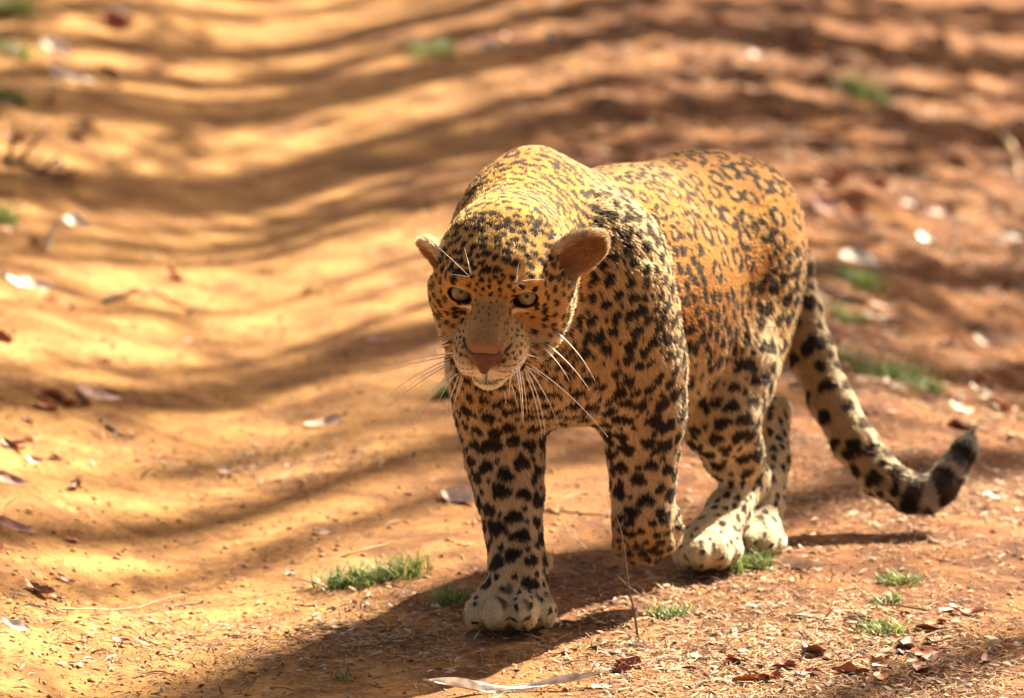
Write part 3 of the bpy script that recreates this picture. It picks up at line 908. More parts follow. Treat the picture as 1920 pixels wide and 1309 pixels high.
ca.data.foreach_set("color", cc.ravel())
fur = child("fur", hc, fur_m)
tag(fur, kind="stuff")
print("hairs", nk, "spots", len(spots), "t", round(time.time() - t0, 1))

# nose leather
nose_m, n_, l_, b_ = new_mat("nose_leather")
b_.inputs["Base Color"].default_value = (.12, .046, .030, 1); b_.inputs["Roughness"].default_value = .36
vor = n_.new("ShaderNodeTexVoronoi"); vor.inputs["Scale"].default_value = 520
bmp = n_.new("ShaderNodeBump"); bmp.inputs["Strength"].default_value = .35; bmp.inputs["Distance"].default_value = .0006
tcn = n_.new("ShaderNodeTexCoord"); l_.new(tcn.outputs["Object"], vor.inputs["Vector"])
l_.new(vor.outputs["Distance"], bmp.inputs["Height"]); l_.new(bmp.outputs[0], b_.inputs["Normal"])
nm = fast_mesh("nose", NV, NFc)
child("nose", nm, nose_m)
nl = (NV - HO) @ H
# eyes
def cap(radius, ang, squash=1.0, seg=32, rings=8):
    V = [(0, 0, radius)]; F = []
    for i in range(1, rings + 1):
        t = ang * i / rings
        for j in range(seg):
            a = 2 * math.pi * j / seg
            V.append((radius * math.sin(t) * math.cos(a), radius * math.sin(t) * math.sin(a), radius * math.cos(t)))
    for j in range(seg):
        F.append((0, 1 + j, 1 + (j + 1) % seg))
    for i in range(rings - 1):
        for j in range(seg):
            a = 1 + i * seg + j; b2 = 1 + i * seg + (j + 1) % seg
            F.append((a, a + seg, b2 + seg, b2))
    me = bpy.data.meshes.new("cap"); me.from_pydata(V, [], F)
    me.polygons.foreach_set("use_smooth", [True] * len(F)); me.update()
    return me
eye_m = simple_mat("eyeball", (.030, .020, .016), .12, Coat_Weight=.6, Coat_Roughness=.03)
iris_m, n_, l_, b_ = new_mat("iris")
tcn = n_.new("ShaderNodeTexCoord"); sep = n_.new("ShaderNodeVectorMath"); sep.operation = 'LENGTH'
mulv = n_.new("ShaderNodeVectorMath"); mulv.operation = 'MULTIPLY'; mulv.inputs[1].default_value = (1, 1, 0)
l_.new(tcn.outputs["Object"], mulv.inputs[0]); l_.new(mulv.outputs[0], sep.inputs[0])
nz = n_.new("ShaderNodeTexNoise"); nz.inputs["Scale"].default_value = 260; nz.inputs["Detail"].default_value = 4
l_.new(tcn.outputs["Object"], nz.inputs["Vector"])
mr = n_.new("ShaderNodeMath"); mr.operation = 'MULTIPLY_ADD'; mr.inputs[1].default_value = 62; mr.inputs[2].default_value = 0
l_.new(sep.outputs["Value"], mr.inputs[0])
ad = n_.new("ShaderNodeMath"); ad.operation = 'MULTIPLY_ADD'; ad.inputs[1].default_value = .22; l_.new(nz.outputs[0], ad.inputs[0]); l_.new(mr.outputs[0], ad.inputs[2])
rp = n_.new("ShaderNodeValToRGB"); l_.new(ad.outputs[0], rp.inputs[0])
e_ = rp.color_ramp.elements; e_[0].position = .15; e_[0].color = (.12, .085, .04, 1); e_[1].position = 1.0; e_[1].color = (.04, .035, .02, 1)
q_ = e_.new(.50); q_.color = (.19, .185, .105, 1); q_ = e_.new(.86); q_.color = (.11, .11, .06, 1)
l_.new(rp.outputs[0], b_.inputs["Base Color"]); b_.inputs["Roughness"].default_value = .25; b_.inputs["Coat Weight"].default_value = .8; b_.inputs["Coat Roughness"].default_value = .02
pupil_m = simple_mat("pupil", (.006, .005, .005), .05)
ball, iris, pupil = cap(EYE_R, math.pi, rings=24), cap(EYE_R + .0003, .68), cap(EYE_R + .0006, .15)
ball.name, iris.name, pupil.name = "eye", "iris", "pupil"
for s, e in EYES:
    p = hp(*e)
    eo = child("eye", ball, eye_m if not ball.materials else None)
    g = unit(CAM + vec(-.6, 0, -2.3) - p + vec(s * .2, 0, 0))
    eo.location = Vector(p)
    eo.rotation_euler = Vector(g).to_track_quat('Z', 'Y').to_euler()
    for nme, me2, mt in (("iris", iris, iris_m), ("pupil", pupil, pupil_m)):
        io = link(bpy.data.objects.new(nme, me2), eo)
        if not me2.materials: me2.materials.append(mt)

# whiskers and brow hairs
from mathutils.bvhtree import BVHTree
tree = BVHTree.FromPolygons([tuple(v) for v in BV], [tuple(int(i) for i in f) for f in BF])
def on_body(px, py):
    d = CF + (px - 960.0) / FP * vec(1, 0, 0) - (py - 654.5) / FP * CU
    h = tree.ray_cast(Vector(CAM), Vector(unit(d)))
    return np.array(h[0]) if h[0] is not None else None
whisk_m, n_, l_, b_ = new_mat("whisker")
b_.inputs["Base Color"].default_value = (.93, .90, .84, 1); b_.inputs["Roughness"].default_value = .3
b_.inputs["Transmission Weight"].default_value = 0.0; b_.inputs["Subsurface Weight"].default_value = 0.0
def strand(name, P, r0, par, mat):
    """tapered five-sided tube through points P"""
    P = np.array(P); n = len(P); V = []; F = []
    for i in range(n):
        t = unit(P[min(i + 1, n - 1)] - P[max(i - 1, 0)])
        a = unit(np.cross(t, vec(.3, .2, 1))); b2 = np.cross(t, a)
        r = r0 * (1 - .85 * i / (n - 1))
        for j in range(5):
            w = 2 * math.pi * j / 5
            V.append(P[i] + (a * math.cos(w) + b2 * math.sin(w)) * r)
    for i in range(n - 1):
        for j in range(5):
            F.append((i * 5 + j, i * 5 + (j + 1) % 5, (i + 1) * 5 + (j + 1) % 5, (i + 1) * 5 + j))
    me = fast_mesh(name, np.array(V), np.array(F))
    return child(name, me, mat, par)
CR = lambda cx, cy: (700 + cx * .3667, 380 + cy * .3667)
WH = [((415, 768), (0, 845), -12), ((400, 785), (0, 880), -14), ((395, 800), (55, 1005), -35), ((398, 812), (170, 945), -14), ((402, 820), (0, 1112), -30),
      ((415, 850), (165, 1212), -45), ((422, 858), (210, 1130), -28), ((428, 868), (330, 1022), -8), ((440, 880), (365, 1100), -8), ((452, 885), (400, 1110), -6),
      ((405, 720), (270, 790), 18), ((400, 700), (210, 850), 40),
      ((785, 818), (1200, 1200), 40), ((775, 830), (947, 1146), 30), ((772, 838), (878, 1190), 36), ((768, 842), (864, 1215), 24), ((742, 842), (766, 1140), 14), ((730, 850), (760, 1120), 12),
      ((755, 850), (786, 1100), 10), ((940, 665), (1137, 922), 32), ((885, 722), (1106, 960), 24), ((868, 740), (1005, 915), 16), ((778, 775), (856, 800), 3),
      ((700, 915), (740, 1066), 8), ((714, 850), (695, 1000), 10), ((692, 866), (672, 918), 8), ((668, 960), (685, 1060), 2), ((785, 850), (862, 935), 6), ((722, 930), (775, 1010), 5),
      ((765, 830), (905, 925), 14), ((438, 870), (280, 1010), -10), ((460, 895), (428, 1020), -4)]
BR = [((495, 380), (325, 222), 3), ((495, 362), (464, 230), 4), ((492, 380), (385, 364), 2), ((735, 415), (746, 305), -8), ((752, 405), (876, 396), 10), ((745, 420), (706, 446), 10),
      ((735, 430), (766, 450), 2), ((722, 410), (752, 368), -4), ((500, 372), (480, 280), 2), ((745, 412), (800, 425), 3)]
for group, r0, back in ((WH, .00120, .055), (BR, .00080, .01)):
    for (a, b2, bend) in group:
        pa, pb = CR(*a), CR(*b2)
        S0 = on_body(*pa)
        if S0 is None: S0 = at(*pa, -.30)
        Y0 = S0[1]
        out_ = min(.05, math.hypot(pa[0] - pb[0], pa[1] - pb[1]) / FP * 10 * .35)
        dx, dy = pb[0] - pa[0], pb[1] - pa[1]; Ld = math.hypot(dx, dy)
        nx_, ny_ = -dy / Ld, dx / Ld
        if ny_ > 0: nx_, ny_ = -nx_, -ny_
        P = []
        for i in range(11):
            t = i / 10
            h = abs(bend) * .3667 * 4 * t * (1 - t) * .6
            sg = 1 if bend * 1 > 0 else 1
            px, py = pa[0] + dx * t + nx_ * h * sg, pa[1] + dy * t + ny_ * h * sg
            P.append(at(px, py, Y0 - .002 - out_ * math.sin(t * 1.6) * .6 + back * t * t))
        P[0] = P[0] + vec(0, .004, 0)
        strand("whisker", P, r0, None, whisk_m)
# ------------------------------------------------------------------ litter on the track
rl = np.random.default_rng(21)
def leaf_mat(name, top, under, rough=.55):
    m, n, l, b = new_mat(name)
    geo = n.new("ShaderNodeNewGeometry"); t = n.new("ShaderNodeTexCoord"); nz = n.new("ShaderNodeTexNoise")
    nz.inputs["Scale"].default_value = 60; nz.inputs["Detail"].default_value = 6; l.new(t.outputs["Object"], nz.inputs["Vector"])
    mx = n.new("ShaderNodeMix"); mx.data_type = 'RGBA'; mx.inputs[6].default_value = (*top, 1); mx.inputs[7].default_value = (*under, 1)
    l.new(geo.outputs["Backfacing"], mx.inputs[0])
    rp = n.new("ShaderNodeValToRGB"); e = rp.color_ramp.elements; e[0].position = .32; e[0].color = (.45, .38, .34, 1); e[1].position = .62; e[1].color = (1.1, 1.1, 1.1, 1)
    l.new(nz.outputs[0], rp.inputs[0])
    mm = n.new("ShaderNodeMix"); mm.data_type = 'RGBA'; mm.blend_type = 'MULTIPLY'; mm.inputs[0].default_value = .85
    l.new(mx.outputs[2], mm.inputs[6]); l.new(rp.outputs[0], mm.inputs[7]); l.new(mm.outputs[2], b.inputs["Base Color"])
    b.inputs["Roughness"].default_value = rough
    return m
LM = {'pale': leaf_mat("pale_dry_leaf", (.72, .52, .42), (.55, .16, .07)),
      'pink': leaf_mat("pinkish_dry_leaf", (.55, .30, .26), (.42, .14, .08)),
      'red': leaf_mat("red_brown_leaf", (.34, .085, .035), (.28, .07, .03)),
      'brown': leaf_mat("brown_dry_leaf", (.26, .12, .065), (.30, .14, .08)),
      'orange': leaf_mat("orange_dry_leaf", (.58, .21, .07), (.50, .15, .05)),
      'white': leaf_mat("bleached_leaf", (.82, .72, .62), (.70, .52, .40), .4)}
def leaf_mesh(L, Wd, curl, bend, seed, twist=0.0):
    rg = np.random.default_rng(seed)
    nu, nv = 17, 7
    V = []; F = []
    ph = rg.random(4) * 6.28
    for i in range(nu):
        u = i / (nu - 1); prof = (math.sin(math.pi * u**.85))**.75 * (1 + .10 * math.sin(9 * u + ph[0])) + .03
        for j in range(nv):
            v = (j / (nv - 1) - .5) * 2
            a = v * curl * (1 + .3 * math.sin(5 * u + ph[1]))
            rr = Wd * .5 * prof
            y = rr * (math.sin(a) / max(abs(curl), .05) if abs(curl) > .05 else v)
            z = rr * (1 - math.cos(a)) / max(abs(curl), .05)
            x = (u - .5) * L
            zb = bend * L * ((u - .5)**2 * 4) + .020 * L * math.sin(11 * u + 3 * v + ph[2]) * abs(v)
            tw = twist * (u - .5)
            V.append((x, y * math.cos(tw) - z * math.sin(tw), y * math.sin(tw) + z * math.cos(tw) + zb))
    for i in range(nu - 1):
        for j in range(nv - 1):
            a = i * nv + j
            F.append((a, a + nv, a + nv + 1, a + 1))
    V = np.array(V); V[:, 2] -= V[:, 2].min()
    return V, np.array(F)
def rest_angle(p, ang):
    """rotation that lays +Z on the local ground normal, heading ang"""
    e = .03
    hx = (float(height(p[0] + e, p[1])) - float(height(p[0] - e, p[1]))) / (2 * e); hy = (float(height(p[0], p[1] + e)) - float(height(p[0], p[1] - e))) / (2 * e)
    n = Vector((-hx, -hy, 1)).normalized()
    return (n.to_track_quat('Z', 'Y').to_matrix().to_4x4() @ Matrix.Rotation(0, 4, 'Z')), n
def place_leaf(px, py, lpx, ang, ratio, curl, bend, col, label, flip=False, tilt=0.0, grp=None):
    p = ground_at(px, py)
    dist = np.linalg.norm(p - CAM)
    a = math.radians(ang)
    fac = math.hypot(math.cos(a), math.sin(a) * .2)
    L = lpx / FP * dist / fac
    seed = int(px * 7 + py * 13)
    V, F = leaf_mesh(L, L * ratio, curl, bend, seed, twist=rl.normal() * .5)
    if flip: F = F[:, ::-1]
    me = fast_mesh("leaf", V, F); me.materials.append(LM[col])
    o = link(bpy.data.objects.new("leaf", me))
    n = rest_angle(p, a)[1]
    M = Vector(n).to_track_quat('Z', 'Y').to_matrix()
    xa = Vector((math.cos(a), math.sin(a), 0)); xa = (xa - n * xa.dot(n)).normalized(); ya = n.cross(xa)
    R = Matrix((xa, ya, n)).transposed() @ Matrix.Rotation(tilt, 3, 'X')
    o.matrix_world = Matrix.Translation(Vector(p) + n * .002) @ R.to_4x4()
    tag(o, label, "leaf", group=grp)
    return o
G1 = "dry leaves fallen on the dirt track"
LEAVES = [
 (955, 1297, 330, 12, .085, .5, .10, 'white', "long pale curled bark-like leaf with red underside at the bottom edge below the forepaw", False, .6),
 (1500, 1064, 105, -12, .30, .9, .10, 'pale', "pale curled leaf with an orange-red inner face beside the hind paw", False, .5),
 (1632, 1172, 105, 8, .32, 1.0, .06, 'brown', "rolled brown leaf among grass blades at the lower right", False, 0),
 (1508, 1158, 60, 20, .3, .5, .12, 'pink', "short pinkish curled leaf left of the rolled brown leaf's tip", False, 0),
 (24, 905, 66, -15, .5, .6, .14, 'pink', "pink cupped leaf at the left edge, the upper of two", False, .5),
 (28, 992, 84, 10, .42, .9, .05, 'pink', "domed mauve leaf at the left edge below the pink cupped leaf", False, .5),
 (110, 752, 120, -6, .26, .9, .05, 'red', "long dark red rolled leaf lying in the left of the rut", False, 0),
 (182, 745, 90, 24, .40, .6, .10, 'pale', "pale crumpled leaf overlapping the long dark red leaf", False, .4),
 (205, 738, 50, -30, .5, .8, .15, 'red', "small red-brown leaf at the right end of the pale crumpled leaf", False, 0),
 (606, 797, 72, 25, .40, .6, .12, 'pale', "pale torn leaf in the shade left of the leopard's face", False, .4),
 (866, 938, 74, -58, .33, .9, .08, 'pale', "pale folded leaf just behind the standing foreleg", False, .4),
 (52, 536, 92, 16, .34, .3, .10, 'white', "bright white leaf at the left edge with a dark leaf behind it", False, .5),
 (22, 522, 60, -10, .4, .7, .06, 'brown', "dark brown leaf behind the bright white leaf at the left edge", False, 0),
 (136, 148, 96, -14, .30, .5, .10, 'white', "long whitish leaf near the top left corner", False, .4),
 (98, 96, 56, 20, .8, .6, .20, 'white', "round bright leaf above the long whitish leaf in the top left", False, .5),
 (206, 52, 84, 30, .6, .9, .25, 'red', "dark red upturned leaf nearest the top left corner", False, .2),
 (226, 22, 50, 5, .4, .4, .1, 'pale', "pale leaf at the top edge behind the dark red upturned leaf", False, .4),
 (214, 140, 70, 15, .5, .9, .12, 'brown', "brown leaf to the right of the long whitish leaf", False, 0),
 (334, 526, 52, 10, .7, 1.0, .25, 'red', "small dark red curled leaf alone on the bright sand", False, 0),
 (20, 262, 60, 0, .6, .9, .2, 'red', "reddish leaf at the left edge above the grey branch", False, 0),
 (1612, 490, 84, 4, .48, .2, .05, 'white', "brightest white leaf right of the leopard's hip", False, .6),
 (1612, 566, 140, 6, .20, 1.0, .05, 'brown', "long dark brown rolled leaf below the grass tuft at right", False, 0),
 (1650, 588, 74, 4, .34, .4, .05, 'pale', "peach-coloured flat leaf under the long dark rolled leaf", False, .4),
 (1866, 932, 52, 4, .34, .4, .05, 'white', "small white leaf near the tail tip", False, .4),
 (28, 1176, 62, -18, .36, .4, .10, 'white', "white leaf at the lower left edge", False, .5),
 (72, 1112, 64, -35, .40, 1.0, .2, 'brown', "dark jagged curled leaf above the white leaf at lower left", False, .2),
 (106, 1124, 34, -20, .5, .8, .2, 'brown', "tiny dark leaf touching the jagged curled leaf", False, 0),
 (142, 420, 56, 6, .6, .4, .12, 'white', "squarish shining leaf in the sunny left of the track", False, .6),
 (22, 436, 46, 10, .5, .5, .1, 'orange', "small orange leaf at the left edge by the grass", False, .3),
 (1076, 1172, 50, 5, .36, .8, .1, 'brown', "dark leaf lying right beside the standing forepaw", False, 0),
 (1188, 1208, 24, -20, .5, .4, .1, 'white', "tiny white leaf chip at the foot of the dry stalk", False, .5),
 (612, 1000, 48, 4, .28, .4, .06, 'pale', "narrow pale leaf above the shaded grass tuft", False, .4),
 (546, 1076, 30, 8, .4, .4, .06, 'pale', "small pale chip left of the shaded grass tuft", False, .4),
 (1640, 1246, 52, -24, .4, .8, .15, 'orange', "small orange-red leaf in the dry straw at the bottom right", False, .3),
 (1322, 1232, 62, 4, .30, .5, .05, 'pale', "flat pale leaf beside the curved twig at the bottom", False, .4),
 (1130, 1290, 46, 12, .4, .5, .1, 'white', "white leaf scrap right of the long bark-like leaf", False, .4),
 (1560, 352, 70, 25, .5, .8, .2, 'orange', "orange leaf of the heap right of the rump, its left end", False, .4),
 (1600, 366, 74, -20, .5, .8, .2, 'orange', "orange leaf leaning in the middle of the heap right of the rump", False, .7),
 (1636, 352, 60, 10, .6, .9, .25, 'red', "deep red leaf of the heap right of the rump, its right end", False, .4),
 (1530, 400, 56, 60, .5, .6, .25, 'pink', "pink leaf nearest the rump below the orange heap", False, .6),
 (1600, 402, 60, 0, .5, .8, .2, 'orange', "lowest orange leaf of the heap right of the rump", False, .5),
 (1556, 320, 48, 30, .5, .6, .2, 'pink', "pinkish leaf on the far side of the orange heap", False, .6),
 (1720, 390, 110, 4, .22, .6, .06, 'pink', "long mauve leaf in the shade right of the heap", False, .4),
 (1740, 438, 44, 4, .5, .3, .06, 'white', "pale leaf behind the brightest white leaf", False, .5),
 (1895, 445, 46, 0, .5, .3, .06, 'white', "shining leaf at the right edge", False, .5),
 (710, 638, 44, 4, .5, .4, .06, 'pink', "blurred mauve leaf left of the leopard's cheek", False, .5),
 (1034, 70, 34, 4, .8, .3, .06, 'white', "blurred bright round leaf near the top centre", False, .8),
 (918, 88, 34, 4, .8, .3, .06, 'white', "blurred bright leaf left of the round one at the top", False, .8),
 (1420, 118, 70, 10, .4, .5, .1, 'pink', "blurred pinkish leaf behind the leopard at the top", False, .5),
 (1570, 100, 110, -6, .3, .9, .1, 'brown', "long blurred brown leaf at the top right", False, .3),
 (1110, 24, 50, 4, .5, .5, .1, 'brown', "blurred brown leaf at the top edge right of centre", False, .5),
 (1560, 740, 44, 4, .5, .4, .1, 'pale', "pale leaf scrap between the tail and the big grass tuft", False, .5),
 (1840, 640, 40, 4, .5, .4, .1, 'pale', "pale leaf scrap at the right edge above the tail", False, .5),
 (26, 842, 50, -30, .4, .8, .2, 'brown', "brown curled leaf above the pink cupped leaf at the left edge", False, .3),
 (60, 866, 40, 25, .4, .6, .2, 'pale', "pale leaf scrap touching the brown curled leaf at the left", False, .5),
 (360, 640, 36, 10, .4, .5, .1, 'orange', "small orange leaf on the bright sand left of the whiskers", False, .3),
 (425, 885, 36, -8, .4, .4, .1, 'pale', "small pale leaf in the middle of the wheel rut", False, .4),
 (640, 1178, 40, 15, .3, .5, .1, 'brown', "small brown leaf inside the leopard's shadow", False, .3),
 (230, 1205, 50, 6, .3, .5, .1, 'brown', "flat brown leaf at the bottom left of the track", False, .3),
 (1400, 1225, 40, 35, .4, .6, .15, 'brown', "brown leaf on the end of the curved twig", False, .3),
 (1800, 1140, 50, 5, .3, .5, .1, 'brown', "dull brown leaf in the shade at the right edge", False, .2),
]
for (px, py, l, a, rt_, cu, be, c, lab, fl, ti) in LEAVES:
    place_leaf(px, py, l, a, rt_, cu, be, c, lab, fl, ti, G1)

# many more small leaves strewn over the rough strip and along the left edge; nothing tells these apart
rs = np.random.default_rng(404)
protos = []
for k in range(14):
    V, F = leaf_mesh(1.0, .30 + .35 * rs.random(), .4 + .8 * rs.random(), .08 + .15 * rs.random(), 900 + k, rs.normal() * .6)
    me = fast_mesh("leaf", V, F); me.materials.append(LM[['brown', 'red', 'pink', 'orange', 'brown', 'pale', 'red'][k % 7]]); protos.append(me)
def strew(n, xf, label, grp):
    k = 0
    while k < n:
        x, y = xf()
        if abs((x - .2) / .5)**2 + abs((y - .45) / .7)**2 < 1: continue
        p = np.array([x, y, float(height(x, y)) + .002]); s = .022 + .040 * rs.random()
        nn = rest_angle(p, 0)[1]
        o = link(bpy.data.objects.new("leaf", protos[rs.integers(0, 14)]))
        o.matrix_world = (Matrix.Translation(Vector(p)) @ nn.to_track_quat('Z', 'Y').to_matrix().to_4x4() @ Matrix.Rotation(rs.random() * 6.28, 4, 'Z')
                          @ Matrix.Rotation(rs.normal() * .35, 4, 'X') @ Matrix.Scale(s, 4))
        tag(o, label, "leaf", group=grp); k += 1
strew(170, lambda: (-.05 + 1.55 * rs.random(), 1.6 + 5.4 * rs.random()), "small dead leaf among the many strewn on the rough strip behind the leopard", "small leaves strewn behind the leopard")
strew(100, lambda: (-.64 - .45 * rs.random() - .06 * (yy := 6.5 * rs.random()), yy), "small dead leaf among those strewn along the left edge of the track", "small leaves along the left edge")
strew(34, lambda: (.15 + .55 * rs.random(), -.38 + .9 * rs.random()), "small dead leaf among the dry straw at the lower right", "small leaves in the straw at the lower right")

# twigs and stalks
twig_m = simple_mat("dry_twig", (.16, .095, .06), .85)
straw_m = simple_mat("pale_straw", (.55, .36, .20), .7)
def twig(pts, r, label, mat=None, name="twig", cat="twig", side=()):
    """pts: (px, py, lift above the ground in metres)"""
    P = []
    for px, py, h in pts:
        p = ground_at(px, py) if h >= 0 else ground_at(px, py)
        P.append(p + np.array([0, 0, abs(h) + r * .6]))
    Q2 = []
    for i in range(len(P) - 1):
        for t in (0, .33, .66):
            q = P[i] * (1 - t) + P[i + 1] * t; Q2.append(q + rl.normal(size=3) * r * .5)
    Q2.append(P[-1])
    V, F = tube(Q2, [r * (1 - .7 * k / len(Q2)) for k in range(len(Q2))], 6)
    if side:
        parts = [(V, F)]
        for k, vx, ln in side:
            q = Q2[int(k * (len(Q2) - 1))]; parts.append(tube([q, q + np.array(vx) * ln * .5, q + np.array(vx) * ln], [r * .6, r * .45, r * .15], 5))
        V, F = join(parts)
    me = fast_mesh(name, V, F); me.materials.append(mat or twig_m)
    return tag(link(bpy.data.objects.new(name, me)), label, cat)
twig([(1106, 1212, 0), (1140, 1228, 0), (1200, 1232, 0), (1270, 1228, 0), (1330, 1212, .003), (1370, 1206, 0)], .0032, "curved dark twig below the dry stalk at the bottom right")
twig([(48, 1130, .0), (100, 1142, 0), (180, 1148, .003), (260, 1140, 0), (345, 1122, .006)], .0018, "long thin pale straw crossing the rut at lower left", straw_m)
twig([(380, 1130, 0), (330, 1140, .002), (280, 1150, 0)], .0018, "short dark twig right of the long thin straw")
twig([(196, 568, 0), (240, 562, .01), (285, 560, .012), (325, 572, .002), (352, 580, 0)], .0065, "dark curved stick on the bright sand at left", side=((.3, (.6, .2, .3), .03),))
twig([(188, 790, 0), (215, 812, 0), (250, 824, 0)], .0050, "dark bent stick in the shade of the rut below the red leaf")
twig([(1880, 262, 0), (1905, 310, .02), (1921, 372, .0)], .008, "slim pale stick at the right edge", straw_m)
twig([(0, 330, .02), (40, 336, .03), (90, 345, .01), (140, 352, 0)], .010, "grey-brown branch lying at the left edge", side=((.4, (.5, .3, .6), .10), (.6, (.6, -.2, .5), .08), (.2, (.2, .1, .9), .09), (.8, (.7, .3, .2), .06)))
twig([(1745, 1148, 0), (1690, 1143, .004), (1635, 1140, .006)], .0022, "thin dark twig above the rolled brown leaf")
twig([(1580, 1180, 0), (1620, 1192, .003), (1655, 1200, 0)], .0018, "thin pale stem crossing the rolled brown leaf", straw_m)
twig([(1720, 1200, 0), (1760, 1190, .003), (1800, 1182, 0)], .0026, "short twig right of the rolled brown leaf")
twig([(900, 1222, .0), (905, 1250, .003), (913, 1268, 0)], .0010, "hair-thin bent stem on the bare dirt below the forepaw")
twig([(560, 1182, 0), (620, 1184, .002), (700, 1180, 0)], .0020, "straight twig lying in the leopard's shadow")
twig([(640, 1212, 0), (690, 1206, .002), (745, 1204, 0)], .0015, "thin straw in the leopard's shadow below the straight twig", straw_m)
twig([(640, 1045, 0), (680, 1038, .004), (730, 1020, .0)], .0020, "pale bent stem behind the shaded grass tuft", straw_m)
twig([(980, 962, 0), (1060, 962, .002), (1142, 970, 0)], .0030, "blurred straight stick between the front legs")
twig([(80, 470, 0), (98, 452, .01), (110, 436, .03)], .006, "short upright stub of twig on the sunny left")
twig([(1288, 1292, 0), (1320, 1286, .004), (1350, 1276, .0)], .003, "short dark twig at the bottom edge right of centre")
twig([(250, 1272, 0), (290, 1262, .003), (330, 1268, 0)], .002, "small twig at the bottom left")
# the upright stalk in front of the lifted paw
b0 = ground_at(1196, 1196)
Ys = b0[1]
P = [b0, at(1190, 1150, Ys), at(1178, 1100, Ys + .005), at(1172, 1040, Ys + .012), at(1163, 990, Ys + .02), at(1146, 944, Ys + .025)]
V, F = tube(P, [.0022, .0018, .0015, .0012, .0010, .0005], 6)
parts = [(V, F)]
for k, vx, ln in ((1, (-.5, .1, .9), .022), (2, (.7, 0, -.5), .04), (2, (-.6, .1, .6), .03), (3, (-.3, 0, .9), .02), (4, (.3, 0, .9), .018), (1, (.3, .1, .9), .018), (3, (.5, 0, .8), .016)):
    q = np.array(P[k]); parts.append(tube([q, q + np.array(vx) * ln * .5, q + np.array(vx) * ln], [.0008, .0007, .0003], 5))
V, F = join(parts)
me = fast_mesh("dry_stalk", V, F); me.materials.append(twig_m)
tag(link(bpy.data.objects.new("dry_stalk", me)), "thin upright dry stalk standing in front of the lifted forepaw", "stalk")

# grass tufts
def grass_mat(name, c1, c2):
    m, n, l, b = new_mat(name)
    a = n.new("ShaderNodeAttribute"); a.attribute_name = "tone"
    l.new(a.outputs["Color"], b.inputs["Base Color"]); b.inputs["Roughness"].default_value = .5
    b.inputs["Subsurface Weight"].default_value = 0
    tr = n.new("ShaderNodeBsdfTranslucent"); l.new(a.outputs["Color"], tr.inputs[0])
    mx = n.new("ShaderNodeMixShader"); mx.inputs[0].default_value = .4
    l.new(b.outputs[0], mx.inputs[1]); l.new(tr.outputs[0], mx.inputs[2]); l.new(mx.outputs[0], n["Material Output"].inputs[0])
    return m
gr_m = grass_mat("grass_blade", 0, 0)
def blades(centers, n, hgt, wid, cols, rg, lean=.6, segs=4, spread=None):
    """curved tapering blades; centers (k,3) chosen at random with spread"""
    k = len(centers)
    c = centers[rg.integers(0, k, n)].copy()
    if spread is not None: c[:, :2] += rg.normal(size=(n, 2)) * spread
    c[:, 2] = height(c[:, 0], c[:, 1]) - .001
    a = rg.random(n) * 6.283; d = np.stack([np.cos(a), np.sin(a), np.zeros(n)], 1)
    h = hgt * (.45 + .8 * rg.random(n)); ln = lean * (.3 + 1.1 * rg.random(n))
    side = np.stack([-np.sin(a), np.cos(a), np.zeros(n)], 1) * (wid * (.6 + .8 * rg.random(n)))[:, None]
    V = np.zeros((n, segs * 2 + 1, 3))
    for s in range(segs + 1):
        t = s / segs
        p = c + d * (h * ln * t**1.7)[:, None] + np.array([0, 0, 1]) * (h * (t - .35 * ln * t * t))[:, None]
        if s < segs:
            V[:, 2 * s] = p - side * (1 - t * .8) * .5; V[:, 2 * s + 1] = p + side * (1 - t * .8) * .5
        else: V[:, 2 * s] = p
    m = segs * 2 + 1
    F = []
    for s in range(segs - 1): F.append([2 * s, 2 * s + 1, 2 * s + 3, 2 * s + 2])
    F.append([2 * segs - 2, 2 * segs - 1, 2 * segs, 2 * segs])
    F = np.array(F)
    tri_last = F[-1:, :3]
    C = np.array(cols)[rg.integers(0, len(cols), n)] * (.7 + .6 * rg.random((n, 1)))
    return V.reshape(-1, 3), (F[:-1], tri_last, m, n), np.repeat(C, m, 0)
def blade_object(name, V, info, C, mat):
    F, T, m, n = info
    off = (np.arange(n) * m)[:, None, None]
    t1 = (F[None, :, [0, 1, 2]] + off).reshape(-1, 3); t2 = (F[None, :, [0, 2, 3]] + off).reshape(-1, 3); t3 = (T[None] + off).reshape(-1, 3)
    me = fast_mesh(name, V, np.concatenate([t1, t2, t3]))
    set_color(me, "tone", np.clip(C, 0, 1)); me.materials.append(mat)
    return link(bpy.data.objects.new(name, me))
GREEN = [(.09, .17, .035), (.13, .23, .05), (.07, .13, .03), (.20, .26, .07), (.17, .28, .05), (.34, .25, .11)]
